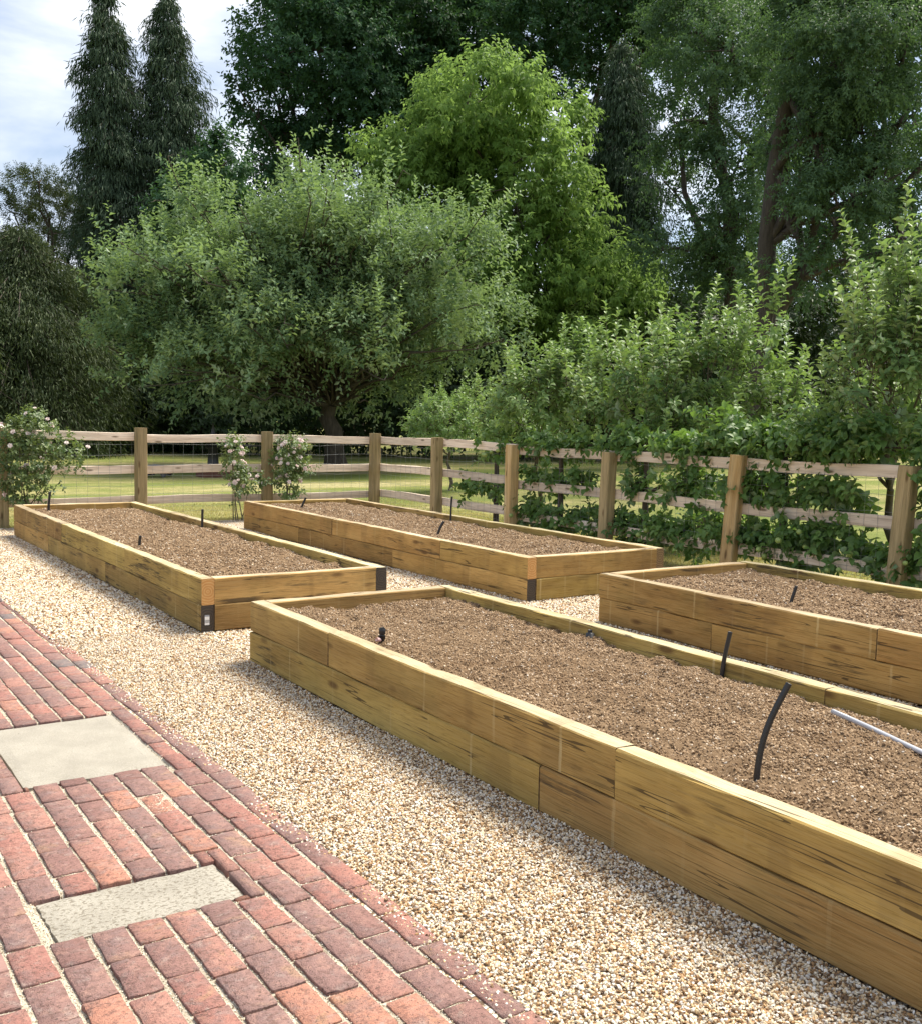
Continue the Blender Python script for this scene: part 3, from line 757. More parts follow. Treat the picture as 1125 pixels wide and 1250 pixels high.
specs.sort(key=lambda q: seen((q[0] + q[1]) / 2, (q[2] + q[3]) / 2))
for i, q in enumerate(specs[:300]):
    o = link('brick', brick_meshes[i % 10], None, path)
    o.location = ((q[0] + q[1]) / 2, (q[2] + q[3]) / 2, -0.031 + rb.gauss(0, 0.0016))
    o.scale = (q[1] - q[0], q[3] - q[2], 0.065)
    o.rotation_euler = (rb.gauss(0, 0.006), rb.gauss(0, 0.004), rb.gauss(0, 0.009) + (math.pi if rb.random() < 0.5 else 0))
Vs, Fs, n = [], [], 0
bv = [np.array([v_.co for v_ in me_.vertices]) for me_ in brick_meshes]
bf = np.array([p_.vertices[:] for p_ in brick_meshes[0].polygons])
for i, q in enumerate(specs[300:]):
    A = bv[i % 10] * np.array([q[1] - q[0], q[3] - q[2], 0.065]) + np.array([(q[0] + q[1]) / 2, (q[2] + q[3]) / 2, -0.031 + rb.gauss(0, 0.0016)])
    Vs.append(A); Fs.append(bf + n); n += len(A)
tag(link('outer_bricks', np_mesh('outer_bricks', np.concatenate(Vs), np.concatenate(Fs)), M_BRICK, path), kind='stuff')

# ---- two inset slabs
def slab_mat(name, pitted):
    m, t, b = new_mat(name)
    tc = N(t, 'ShaderNodeTexCoord'); ob = tc.outputs['Object']
    c = ramp(t, noise_(t, ob, 5, 5, 0.6), [(0.3, (0.235, 0.215, 0.178)), (0.5, (0.285, 0.262, 0.218)), (0.7, (0.33, 0.305, 0.257))])
    c = mixc(t, ramp(t, noise_(t, ob, 240, 3, 0.7), [(0.54, g3(0)), (0.66, g3(0.6))]), c, (0.48, 0.45, 0.39))
    c = mixc(t, ramp(t, noise_(t, ob, 130, 4, 0.75), [(0.38, g3(0.75)), (0.50, g3(0))]), c, (0.22, 0.195, 0.145))
    if pitted:
        k = ramp(t, noise_(t, mapping(t, ob, (1.0, 1.5, 1)), 62, 3, 0.55, 0.4), [(0.40, g3(0.8)), (0.455, g3(0))])
        c = mixc(t, k, c, (0.15, 0.125, 0.09))
        h = math_(t, 'SUBTRACT', noise_(t, ob, 70, 4, 0.7), k)
    else:
        pits = ramp(t, noise_(t, ob, 24, 3, 0.5), [(0.70, g3(0)), (0.74, g3(0.8))])
        c = mixc(t, pits, c, (0.14, 0.12, 0.09))
        h = noise_(t, ob, 70, 4, 0.7)
    t.links.new(c, b.inputs['Base Color']); b.inputs['Roughness'].default_value = 0.9
    bump(t, b, h, 0.5, 0.004)
    return m


for (sx0, sx1, sy0, sy1), pit, lab in zip(SLABS, (0, 1), ('large smooth buff concrete slab let into the bricks', 'narrow pitted concrete slab let into the bricks')):
    g = np.random.default_rng(3 + pit)
    nu, nv = 14, 14
    us, ws = np.linspace(-0.5, 0.5, nu), np.linspace(-0.5, 0.5, nv)
    U, Wv = np.meshgrid(us, ws, indexing='ij')
    e = np.maximum(np.abs(U), np.abs(Wv)) > 0.499
    lx, ly = sx1 - sx0, sy1 - sy0
    Zt = np.where(e, -0.004, 0) + g.normal(0, 0.0006, U.shape)
    top = np.stack([U * lx + np.where(np.abs(U) > 0.499, g.normal(0, 0.002, U.shape), 0), Wv * ly + np.where(np.abs(Wv) > 0.499, g.normal(0, 0.002, U.shape), 0), Zt], -1).reshape(-1, 3)
    F = [(i * nv + j, (i + 1) * nv + j, (i + 1) * nv + j + 1, i * nv + j + 1) for i in range(nu - 1) for j in range(nv - 1)]
    ring = [(i, 0) for i in range(nu)] + [(nu - 1, j) for j in range(1, nv)] + [(i, nv - 1) for i in range(nu - 2, -1, -1)] + [(0, j) for j in range(nv - 2, 0, -1)]
    bot = [tuple(top[i * nv + j] + np.array([0, 0, -0.05])) for i, j in ring]
    n0 = len(top)
    for k in range(len(ring)):
        a = ring[k]; c_ = ring[(k + 1) % len(ring)]
        F.append((a[0] * nv + a[1], n0 + k, n0 + (k + 1) % len(ring), c_[0] * nv + c_[1]))
    me = bpy.data.meshes.new('paving_slab'); me.from_pydata([tuple(x) for x in top] + bot, [], F); me.update()
    o = link('paving_slab', me, slab_mat('slab_concrete_%s' % ('pitted' if pit else 'smooth'), pit), path)
    o.location = ((sx0 + sx1) / 2, (sy0 + sy1) / 2, -0.006)
    o.rotation_euler = (0, 0, (-0.006, 0.008)[pit])
    o['label'] = lab

# ================================================================== RAISED BEDS
def sleeper_mesh(L_, H_=0.2, T_=0.1, seed=0, top_lit=False):
    """sawn sleeper along local X, thickness Y, height Z; rounded arrises, slight bow and twist"""
    g = np.random.default_rng(seed)
    n = max(6, int(L_ / 0.16))
    xs = np.linspace(-L_ / 2, L_ / 2, n + 1)
    e = 0.007
    prof = [(-T_/2 + e, -H_/2), (T_/2 - e, -H_/2), (T_/2, -H_/2 + e), (T_/2, 0), (T_/2, H_/2 - e), (T_/2 - e, H_/2), (-T_/2 + e, H_/2), (-T_/2, H_/2 - e), (-T_/2, 0), (-T_/2, -H_/2 + e)]
    k = len(prof)
    bow = g.normal(0, 0.0022); ph = g.uniform(0, 6)
    V = []
    for i, x in enumerate(xs):
        dy = bow * math.sin(x * 2.2 + ph); dz = 0.0015 * math.sin(x * 3.1 + ph * 2)
        for (y, z) in prof:
            edge = abs(abs(z) - H_ / 2) < 0.02
            top = z > H_ / 2 - 0.02
            V.append((x, y + dy + g.normal(0, 0.0014 if edge else 0.0006), z + dz + (g.normal(0, 0.0018) if top else g.normal(0, 0.0005)) - 0.0015))
    F, mi = [], []
    for i in range(n):
        for j in range(k):
            j2 = (j + 1) % k
            F.append((i * k + j, i * k + j2, (i + 1) * k + j2, (i + 1) * k + j)); mi.append(3 if top_lit and j == 5 else 0)  # top face gets the slot with the overhead light painted in
    F = [tuple(reversed(f)) for f in F]
    F.append(tuple(range(k))); mi.append(1)
    F.append(tuple(reversed(range(n * k, n * k + k)))); mi.append(2)
    F[-2] = tuple(reversed(F[-2])); F[-1] = tuple(reversed(F[-1]))
    me = bpy.data.meshes.new('sleeper'); me.from_pydata(V, [], F)
    me.polygons.foreach_set('material_index', np.array(mi, dtype=np.int32)); me.update()
    return me


ENDM = {'o': M_END_ORANGE, 'd': M_END_DARK, 'm': M_END_MID}
_sl = [0]


def sleeper(bed, axis, c, L_, z, ends='mm', seed=None):
    """c: centre in the bed's own frame; axis 'x' or 'y'"""
    _sl[0] += 1
    g = random.Random(_sl[0] * 13 + 5)
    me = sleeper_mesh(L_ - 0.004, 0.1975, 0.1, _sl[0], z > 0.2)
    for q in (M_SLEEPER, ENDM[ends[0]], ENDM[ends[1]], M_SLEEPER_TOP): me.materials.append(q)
    o = link('sleeper', me, None, bed)
    o.location = (c[0] + g.gauss(0, 0.0012), c[1] + g.gauss(0, 0.0012), z)
    o.rotation_euler = (g.gauss(0, 0.004), g.gauss(0, 0.0004), (math.pi / 2 if axis == 'y' else 0) + g.gauss(0, 0.0006))
    return o


def soil_mat():
    m, t, b = new_mat('soil')
    tc = N(t, 'ShaderNodeTexCoord'); ob = tc.outputs['Object']
    c = ramp(t, noise_(t, ob, 3.0, 5, 0.6), [(0.3, (0.15, 0.098, 0.056)), (0.55, (0.215, 0.145, 0.086)), (0.75, (0.28, 0.197, 0.122))])
    c = mixc(t, ramp(t, noise_(t, ob, 1.7, 5, 0.65), [(0.48, g3(0)), (0.62, g3(0.5))]), c, (0.15, 0.092, 0.05))
    c = mixc(t, ramp(t, noise_(t, ob, 55, 5, 0.7), [(0.3, g3(0.6)), (0.5, g3(0))]), c, (0.12, 0.07, 0.034))
    c = mixc(t, ramp(t, noise_(t, ob, 80, 3, 0.7), [(0.58, g3(0)), (0.75, g3(0.6))]), c, (0.55, 0.44, 0.32))
    t.links.new(c, b.inputs['Base Color']); b.inputs['Roughness'].default_value = 1.0
    b.inputs['Specular IOR Level'].default_value = 0.1
    bump(t, b, noise_(t, ob, 70, 6, 0.75), 1.0, 0.012)
    return m


M_SOIL = soil_mat()
m, t, b = new_mat('soil_clod')
oi = N(t, 'ShaderNodeObjectInfo'); tc = N(t, 'ShaderNodeTexCoord')
c = ramp(t, oi.outputs['Random'], [(0.0, (0.18, 0.116, 0.066)), (0.35, (0.285, 0.195, 0.118)), (0.8, (0.375, 0.268, 0.168)), (0.93, (0.47, 0.345, 0.22)), (0.985, (0.58, 0.49, 0.38)), (1.0, (0.70, 0.64, 0.55))])
t.links.new(c, b.inputs['Base Color']); b.inputs['Roughness'].default_value = 1.0
b.inputs['Specular IOR Level'].default_value = 0.1
M_CLOD = m
g_soil_near = scatter_tree('clods_near', 1.0, 0.0022, 0.0085, M_CLOD, variants=4, flat=0.75, rough=0.45, lift=0.4, seed=21)
g_soil_far = scatter_tree('clods_far', 1.0, 0.0035, 0.0125, M_CLOD, variants=4, flat=0.75, rough=0.45, lift=0.35, seed=22)

CORNER = {}


def raised_bed(x0, x1, y0, y1, jl, ju, bl, bu, label, soil_label, ends, step, tree, dens, seed, endc):
    """jl/ju: joints (world Y) in lower/upper course of the side towards the path; bl/bu of the other side"""
    bed = empty('raised_bed', ((x0 + x1) / 2, (y0 + y1) / 2, 0))
    tag(bed, label, 'raised bed', 'timber raised beds')
    cx, cy = (x0 + x1) / 2, (y0 + y1) / 2
    for side, joints in ((0, (jl, ju)), (1, (bl, bu))):
        X = (x0 + 0.05, x1 - 0.05)[side]
        for course, js in enumerate(joints):
            cuts = [y0] + sorted(j for j in js if y0 + 0.2 < j < y1 - 0.2) + [y1]
            for a, b_ in zip(cuts[:-1], cuts[1:]):
                # local +X runs along world +Y
                e = 'm' + 'm'
                if a == y0: e = ends[side][course] + 'm'
                s = sleeper(bed, 'y', (X - cx, (a + b_) / 2 - cy), b_ - a - 0.003, 0.1 + 0.2 * course, e)
                if a == y0: CORNER[(label, side, course)] = s
    for Y in (y0 + 0.05, y1 - 0.05):
        for course in (0, 1):
            sleeper(bed, 'x', (0, Y - cy), x1 - x0 - 0.206, 0.1 + 0.2 * course)
    # soil
    ix0, ix1, iy0, iy1 = x0 + 0.095, x1 - 0.095, y0 + 0.095, y1 - 0.095

    def zf(X, Y):
        e = np.minimum(np.minimum(X - ix0, ix1 - X), np.minimum(Y - iy0, iy1 - Y))
        z = 0.345 + value_noise_grid(X, Y, seed, [(0.8, 0.014), (2.6, 0.018), (7, 0.016), (18, 0.013), (42, 0.009)])
        return z - 0.025 * np.exp(-e / 0.12)
    V, F = grid_sheet('soil', ix0, ix1, iy0, iy1, step, zf)
    dn = dens * (0.6 + 0.8 * np.clip(value_noise_grid(V[:, 0], V[:, 1], seed + 5, [(3.0, 0.7), (9, 0.4)]) + 0.4, 0, 1))
    so = link('soil', np_mesh('soil', V, F, smooth=True, attrs={'dens': dn}), M_SOIL)
    md = so.modifiers.new('clods', 'NODES'); md.node_group = tree
    tag(so, soil_label, 'soil', kind='stuff')
    return bed


raised_bed(2.657, 4.239, 7.383, 14.345, (10.0, 12.4), (11.76, 9.36), (9.0, 11.4), (10.2, 12.6),
           'long timber raised bed with white tag on its dark sleeper end, beside the path', 'brown tilled soil in the bed with the white tag', (('d', 'o'), ('d', 'd')), 0.022, g_soil_far, 2600, 31, None)
raised_bed(5.657, 7.350, 7.337, 13.977, (9.74, 12.14), (8.79, 11.2), (9.6, 12.0), (8.8, 11.2),
           'yellow timber raised bed under the pink roses at the fence corner', 'pale brown soil in the bed by the fence corner', (('d', 'o'), ('m', 'm')), 0.024, g_soil_far, 2600, 32, None)
raised_bed(2.622, 4.188, -0.84, 6.364, (3.28, 0.88), (5.23, 2.83, 0.4), (4.0, 1.6), (3.0, 0.6),
           'large timber raised bed holding the tall bent black pipe and grey rod', 'brown crumbly soil around the tall bent black pipe', (('m', 'm'), ('m', 'm')), 0.0125, g_soil_near, 6500, 33, None)
raised_bed(5.612, 7.365, -0.88, 6.319, (5.10, 2.7, 0.3), (3.77, 1.37), (4.0, 1.6), (3.0, 0.6),
           'timber raised bed beside the leaf-covered stretch of fence', 'brown soil in the bed beside the leafy fence', (('m', 'm'), ('m', 'm')), 0.02, g_soil_far, 3000, 34, None)

# white printed tag stapled to the dark sleeper end
m, t, b = new_mat('printed_tag')
tc = N(t, 'ShaderNodeTexCoord'); sx = N(t, 'ShaderNodeSeparateXYZ'); t.links.new(tc.outputs['Generated'], sx.inputs[0])
gx, gzv = sx.outputs['Y'], sx.outputs['Z']
inb = math_(t, 'MULTIPLY', math_(t, 'GREATER_THAN', gzv, 0.2), math_(t, 'LESS_THAN', gzv, 0.52))
bars = math_(t, 'GREATER_THAN', noise_(t, mapping(t, tc.outputs['Generated'], (0, 14, 0)), 3.0, 1), 0.5)
c = mixc(t, math_(t, 'MULTIPLY', inb, bars), (0.78, 0.78, 0.77), (0.03, 0.03, 0.03))
top = math_(t, 'GREATER_THAN', gzv, 0.84)
c = mixc(t, top, c, (0.30, 0.32, 0.36))
t.links.new(c, b.inputs['Base Color']); b.inputs['Roughness'].default_value = 0.45
M_TAG = m
sl = [s for k, s in CORNER.items() if 'white tag' in k[0] and k[1] == 0 and k[2] == 0][0]
tb = Tubes(); tb.box((0, 0, 0), (0.002, 0.036, 0.075))
tg = link('printed_tag', tb.mesh('printed_tag', False), M_TAG, sl)
tg.location = (-(sl.dimensions.x / 2) - 0.0005 if sl.dimensions.x else 0, 0.004, -0.012)
_ln = max(v_.co.x for v_ in sl.data.vertices)
tg.location = (-_ln - 0.002, 0.004, -0.012)

# ================================================================== PIPES IN THE BEDS
M_PIPE = simple('black_pipe', (0.018, 0.019, 0.022), 0.42)
M_PIPE_IN = simple('pipe_bore', (0.004, 0.004, 0.004), 0.9)
M_ROD = simple('grey_conduit', (0.42, 0.43, 0.46), 0.35, 0.0, 0.1, 12)


def pipe(pts, r, label, group=None):
    pts = np.array(pts, float)
    base = pts[0].copy()
    loc = pts - base
    # smooth quadratic through the points
    tt = np.linspace(0, 1, 12); src = np.linspace(0, 1, len(loc))
    P = np.stack([np.interp(tt, src, loc[:, k]) for k in range(3)], -1)
    for _ in range(3): P[1:-1] = (P[:-2] + 2 * P[1:-1] + P[2:]) / 4
    root = empty('irrigation_pipe', base)
    tb = Tubes(); tb.tube(P, r, 10, cap=False)
    d = P[-1] - P[-2]; d /= np.linalg.norm(d)
    tb.tube([P[-1], P[-1] - d * 0.0005, P[-1] - d * 0.06], [r, r * 0.78, r * 0.78], 10, cap=False)
    link('tube', tb.mesh('tube'), M_PIPE, root)
    tb = Tubes(); tb.tube([P[-1] - d * 0.03, P[-1] - d * 0.031], [r * 0.8, r * 0.8], 10)
    link('bore', tb.mesh('bore'), M_PIPE_IN, root)
    tag(root, label, 'pipe', group)
    return root


pipe([(2.93, 2.42, 0.30), (2.937, 2.425, 0.40), (2.962, 2.415, 0.54), (3.02, 2.37, 0.70)], 0.0115, 'tall bent black pipe rising at the near timber edge, beside the grey rod')
pipe([(4.17 - .1, 3.62, 0.29), (4.075, 3.61, 0.42), (4.09, 3.59, 0.56)], 0.0115, 'shorter black pipe leaning at the far edge of the bed with the grey rod')
pipe([(6.11, 4.83, 0.28), (6.12, 4.82, 0.36), (6.145, 4.80, 0.475)], 0.012, 'leaning black pipe in the bed beside the leafy fence')
pipe([(2.97, 13.81, 0.30), (2.97, 13.80, 0.42), (2.985, 13.78, 0.60)], 0.016, 'thin upright black pipe in soil near the big pink rose bush')
pipe([(2.92, 9.79, 0.29), (2.92, 9.79, 0.39), (2.925, 9.78, 0.46)], 0.014, 'short black pipe stub midway along the bed with the white tag')
pipe([(4.10, 11.36, 0.29), (4.10, 11.36, 0.40), (4.10, 11.35, 0.545)], 0.014, 'black pipe at the inner edge of the white-tagged bed, facing the roses')
pipe([(6.15, 13.15, 0.29), (6.165, 13.13, 0.38), (6.21, 13.10, 0.50)], 0.015, 'leaning black pipe in soil just below the pink roses')
pipe([(6.13, 9.60, 0.28), (6.145, 9.58, 0.40), (6.19, 9.55, 0.50)], 0.015, 'leaning black pipe midway along the bed at the fence corner')
pipe([(7.20, 10.95, 0.30), (7.20, 10.95, 0.5), (7.205, 10.94, 0.65)], 0.013, 'tall straight dark pipe against the inner edge, beside the fence')

# grey rod lying on the soil
P = np.array([(3.86, 2.79, 0.375), (3.78, 2.55, 0.377), (3.68, 2.30, 0.380), (3.55, 1.95, 0.384)])
tb = Tubes(); tb.tube(P - P[0], 0.011, 10)
rod = link('conduit_rod', tb.mesh('conduit_rod'), M_ROD); rod.location = P[0]
tag(rod, 'straight grey conduit rod lying on the soil', 'rod')

# black hose connector with a pale pink valve
root = empty('hose_connector', (2.90, 5.10, 0.325))
tb = Tubes()
tb.tube([(0, 0, 0), (0, 0, 0.03), (0, 0, 0.031), (0, 0, 0.052)], [0.017, 0.017, 0.021, 0.021], 12)
link('socket', tb.mesh('socket'), M_PIPE, root)
tb = Tubes()
tb.tube([(0, 0, 0.053), (0.001, 0, 0.06), (0.002, 0, 0.064), (0.003, 0, 0.092), (0.003, 0, 0.098)], [0.014, 0.015, 0.019, 0.019, 0.013], 12)
link('cap', tb.mesh('cap'), M_PIPE, root)
tb = Tubes()
tb.tube([(-0.013, -0.006, 0.03), (-0.038, -0.016, 0.036), (-0.044, -0.018, 0.038)], [0.010, 0.013, 0.011], 10)
link('valve_spout', tb.mesh('valve_spout'), simple('pale_pink_plastic', (0.62, 0.40, 0.38), 0.5), root)
tag(root, 'small black hose connector with pale pink spout by timber edge', 'connector')
root = empty('pipe_stub', (4.05, 4.63, 0.335))
tb = Tubes(); tb.tube([(0, 0, 0), (0, 0, 0.03), (0.0, 0, 0.032), (0.0, 0.0, 0.05)], [0.024, 0.026, 0.014, 0.014], 10)
link('tube', tb.mesh('tube'), M_PIPE, root)
tb = Tubes(); tb.tube([(0, 0, 0.014), (0.036, 0.012, 0.012)], [0.013, 0.013], 8)
link('elbow', tb.mesh('elbow'), M_PIPE, root)
tag(root, 'low black pipe stub half buried at the inner timber edge', 'pipe')

# ================================================================== FENCE
FX, FY = 8.65, 15.55
fence = empty('post_and_rail_fence', (FX, FY, 0))
tag(fence, 'weathered timber post and rail fence with wire mesh', 'fence')
M_WIRE = simple('galvanised_wire', (0.30, 0.31, 0.31), 0.5, 0.6)


def post(x, y, top, lean=(0, 0), rot=0.0, w=0.135, mat=M_POST):
    g = np.random.default_rng(int(abs(x * 31 + y * 97)))
    n = 10
    V, F = [], []
    for i in range(n + 1):
        h = -0.25 + (top + 0.25) * i / n
        for a, b_ in ((-1, -0.86), (-0.86, -1), (0.86, -1), (1, -0.86), (1, 0.86), (0.86, 1), (-0.86, 1), (-1, 0.86)):
            V.append((h, a * w / 2 + g.normal(0, 0.0012), b_ * w / 2 + g.normal(0, 0.0012)))
    for i in range(n):
        for j in range(8):
            k = (j + 1) % 8
            F.append((i * 8 + j, i * 8 + k, (i + 1) * 8 + k, (i + 1) * 8 + j))
    F.append(tuple(range(n * 8, n * 8 + 8)))
    me = bpy.data.meshes.new('post'); me.from_pydata(V, [], F); me.update()
    o = link('post', me, mat, fence)
    # local X (grain) points up; lean in world x/y
    mx = Matrix.Translation((x - FX, y - FY, 0)) @ Matrix.Rotation(lean[0], 4, 'Y') @ Matrix.Rotation(-lean[1], 4, 'X') @ Matrix.Rotation(rot, 4, 'Z') @ Matrix.Rotation(-math.pi / 2, 4, 'Y')
    o.matrix_local = mx
    return o


def rail(p, q, z, h=0.12, th=0.042, seed=0):
    p, q = np.array(p, float), np.array(q, float)
    d = q - p; L_ = np.linalg.norm(d)
    g = np.random.default_rng(seed)
    n = 10
    V, F = [], []
    for i in range(n + 1):
        x = (i / n - 0.5) * (L_ - 0.006)
        s = 0.008 * math.sin(i * 0.5 + seed)
        for a, b_ in ((-1, -0.93), (-0.8, -1), (0.8, -1), (1, -0.93), (1, 0.93), (0.8, 1), (-0.8, 1), (-1, 0.93)):
            V.append((x, a * th / 2 + g.normal(0, 0.001), b_ * h / 2 + s + g.normal(0, 0.0018)))
    for i in range(n):
        for j in range(8):
            k = (j + 1) % 8
            F.append((i * 8 + j, (i + 1) * 8 + j, (i + 1) * 8 + k, i * 8 + k))
    F.append(tuple(range(8))); F.append(tuple(reversed(range(n * 8, n * 8 + 8))))
    me = bpy.data.meshes.new('rail'); me.from_pydata(V, [], F); me.update()
    o = link('rail', me, M_RAIL, fence)
    c = (p + q) / 2
    o.location = (c[0] - FX, c[1] - FY, z)
    o.rotation_euler = (0, g.normal(0, 0.004), math.atan2(d[1], d[0]))
    return o


posts_l = [(-1.25, 1.43), (0.74, 1.43), (2.735, 1.43), (4.665, 1.40), (6.69, 1.365), (8.65, 1.36)]
for i, (x, tp) in enumerate(posts_l):
    post(x, FY, tp, (rng.normal(0, .008), 0), rng.normal(0, .05), 0.15)
posts_r = [(13.58, 1.34, .015, 0), (11.64, 1.285, .01, 0), (9.67, 1.26, .015, .03), (7.68, 1.31, .01, .075), (5.66, 1.29, .01, .06), (3.66, 1.28, 0, .0), (1.66, 1.28, 0, 0)]
for i, (y, tp, l0, l1) in enumerate(posts_r):
    # leaning towards -Y (to the right in the view)
    post(FX, y, tp, (0, -l1), (rng.normal(0, .05) if i != 3 else 0.25), 0.145, M_POST_ORANGE if i in (1, 3) else M_POST)
sd = 1
OFF = 0.096
for a, b_ in zip(posts_l[:-1], posts_l[1:]):
    for z in (1.245, 0.775, 0.31):
        dz = 0.06 - 0.012 * (a[0] if a[0] > 0 else 0) if z > 1 else 0.02
        rail((a[0], FY + OFF), (b_[0] + (0.07 if b_[0] == 8.65 else 0), FY + OFF), z + (0.03 if z > 1 and a[0] < 4 else 0), seed=sd); sd += 1
ys = [FY + OFF - 0.025] + [q[0] for q in posts_r]
for a, b_ in zip(ys[:-1], ys[1:]):
    for z in (1.215, 0.735, 0.29):
        w_ = 0.035 if a > 12 else 0
        rail((FX + OFF, a), (FX + OFF, b_), z + w_ + (0.02 if z < 1 and a > 12 else 0), seed=sd); sd += 1


def wire_panel(p, q, inner):
    """one bay of stock netting, on the bed side of the rails"""
    p, q = np.array(p, float), np.array(q, float)
    d = (q - p); L_ = np.linalg.norm(d); u = d / L_
    tb = Tubes(); g = np.random.default_rng(int(L_ * 100 + p[1] * 7))
    hs = [0.12, 0.20, 0.29, 0.40, 0.53, 0.68, 0.84, 1.00, 1.15]
    for z in hs:
        k = 7
        P = [(*(p + d * i / (k - 1)), z + 0.012 * math.sin(i / (k - 1) * math.pi) * g.normal(0, 1)) for i in range(k)]
        tb.tube(P, 0.0016, 4, cap=False)
    n = int(L_ / 0.15)
    for i in range(n + 1):
        b0 = p + d * min(1, (i + 0.3) / n)
        P = [(*(b0 + u * g.normal(0, 0.006)), z) for z in (0.12, 0.4, 0.68, 0.95, 1.18)]
        tb.tube(P, 0.0014, 4, cap=False)
    V = np.concatenate(tb.V); V[:, 0] -= FX; V[:, 1] -= FY; tb.V = [V]
    o = link('wire_panel', tb.mesh('wire_panel'), M_WIRE, fence)
    return o


WO = OFF - 0.025
for a, b_ in zip(posts_l[:-1], posts_l[1:]):
    wire_panel((a[0], FY + WO), (b_[0], FY + WO), 0)
for a, b_ in zip(ys[:-1], ys[1:]):
    wire_panel((FX + WO, a), (FX + WO, b_), 0)

# ================================================================== THINGS ON THE LAWN
M_IRON = simple('black_iron', (0.02, 0.02, 0.02), 0.5, 0.3)
root = empty('garden_table', (12.2, 29.9, 0))
tb = Tubes(); tb.box((0, 0, 0.70), (1.5, 0.75, 0.035)); link('tabletop', tb.mesh('tabletop', False), M_IRON, root)
for sx_ in (-1, 1):
    for sy_ in (-1, 1):
        tb = Tubes(); tb.tube([(sx_ * .62, sy_ * .28, -0.03), (sx_ * .57, sy_ * .25, .35), (sx_ * .60, sy_ * .27, .69)], [0.03, 0.035, 0.04], 6)
        link('leg', tb.mesh('leg'), M_IRON, root)
root.rotation_euler = (0, 0, -0.6)
tag(root, 'black metal garden table on the lawn behind the pink roses', 'table')
root = empty('finial_post', (9.9, 26.6, 0))
tb = Tubes(); tb.box((0, 0, 0.06), (0.75, 0.55, 0.22)); link('plinth', tb.mesh('plinth', False), simple('red_brown_plinth', (0.12, 0.05, 0.035), 0.9, 0, 0.2), root)
tb = Tubes(); tb.tube([(0, 0, .15), (0, 0, .7), (0, 0, .74), (0, 0, .78)], [0.16, 0.12, 0.2, 0.2], 10); link('column', tb.mesh('column'), M_IRON, root)
tb = Tubes(); tb.tube([(0, 0, .78), (0, 0, .83), (0, 0, .95), (0, 0, 1.03), (0, 0, 1.12), (0, 0, 1.4)], [0.09, 0.17, 0.21, 0.12, 0.06, 0.015], 10); link('finial', tb.mesh('finial'), M_IRON, root)
tag(root, 'dark finial-topped post on a low plinth out on the lawn', 'post')
root = empty('garden_mower', (8.5, 26.9, 0))
M_MOW = simple('mower_shell', (0.10, 0.12, 0.14), 0.4)
tb = Tubes(); tb.tube([(-.36, 0, .12), (-.30, 0, .15), (-.05, 0, .18), (.2, 0, .16), (.34, 0, .12)], [0.06, .13, .17, .15, .06], 12)
for k in range(len(tb.V)): tb.V[k] = tb.V[k] * np.array([1, 1.5, 0.75]) + np.array([0, 0, 0.04])
link('shell', tb.mesh('shell'), M_MOW, root)
for sx_, rr_ in ((-.22, .11), (.24, .08)):
    for sy_ in (-.25, .25):
        tb = Tubes(); tb.tube([(sx_, sy_ - .03, rr_ - .02), (sx_, sy_ + .03, rr_ - .02)], rr_, 12); link('wheel', tb.mesh('wheel'), M_PIPE, root)
root.rotation_euler = (0, 0, -0.6)
tag(root, 'low dark grey lawn mower out on the grass', 'mower')

# ================================================================== FOLIAGE
def unit(v):
    return v / (np.linalg.norm(v, axis=-1, keepdims=True) + 1e-9)


def leaves_mesh(name, P, D, Nn, Ln, Wd, tint, fine=False, fold=0.22, droop=0.18):
    """one small blade per row: base P, axis D, normal Nn"""
    D = unit(D); S = unit(np.cross(D, Nn)); U = np.cross(S, D)
    Ln = Ln[:, None]; Wd = Wd[:, None]
    n = len(P)
    if not fine:
        V = np.stack([P, P + D * Ln * 0.45 + S * Wd * 0.5 + U * Wd * fold, P + D * Ln - U * Ln * droop, P + D * Ln * 0.45 - S * Wd * 0.5 + U * Wd * fold], 1)
        F = np.array([(0, 1, 2), (0, 2, 3)]); k = 4
    else:
        V = np.stack([P, P + D * Ln * 0.36 + S * Wd * 0.5 + U * Wd * fold, P + D * Ln * 0.36 - S * Wd * 0.5 + U * Wd * fold,
                      P + D * Ln * 0.55 - U * Ln * droop * 0.2, P + D * Ln - U * Ln * droop * 1.6,
                      P + D * Ln * 0.75 + S * Wd * 0.36 - U * Ln * droop * 0.4 + U * Wd * fold * .6, P + D * Ln * 0.75 - S * Wd * 0.36 - U * Ln * droop * 0.4 + U * Wd * fold * .6], 1)
        F = np.array([(0, 1, 3), (0, 3, 2), (1, 5, 3), (3, 5, 4), (2, 3, 6), (3, 4, 6)]); k = 7
    FF = (F[None] + (np.arange(n) * k)[:, None, None]).reshape(-1, 3)
    return np_mesh(name, V.reshape(-1, 3), FF, attrs={'tint': np.repeat(tint, k)})


def clump_noise(P, g, scale):
    """smooth pseudo noise in -1..1 for gaps and clumps"""
    out = np.zeros(len(P))
    for k in range(5):
        w = unit(g.normal(size=3)) * (2 * math.pi / scale) * g.uniform(0.6, 1.5)
        out += np.sin(P @ w + g.uniform(0, 6.28))
    return out / 2.4


def sample_lobes(lobes, n, g, shell=0.75):
    L_ = np.array(lobes)
    w = L_[:, 3] ** 2 * L_[:, 4]; w = w ** 0.8; w /= w.sum()
    idx = g.choice(len(L_), n, p=w)
    d = unit(g.normal(size=(n, 3)))
    s = np.where(g.random(n) < shell, 0.62 + 0.42 * np.sqrt(g.random(n)), g.random(n) ** 0.4 * 0.75)
    # ragged outline
    R3 = np.stack([L_[idx, 3], L_[idx, 3], L_[idx, 4]], -1)
    P = L_[idx, :3] + d * s[:, None] * R3
    return P, d, s


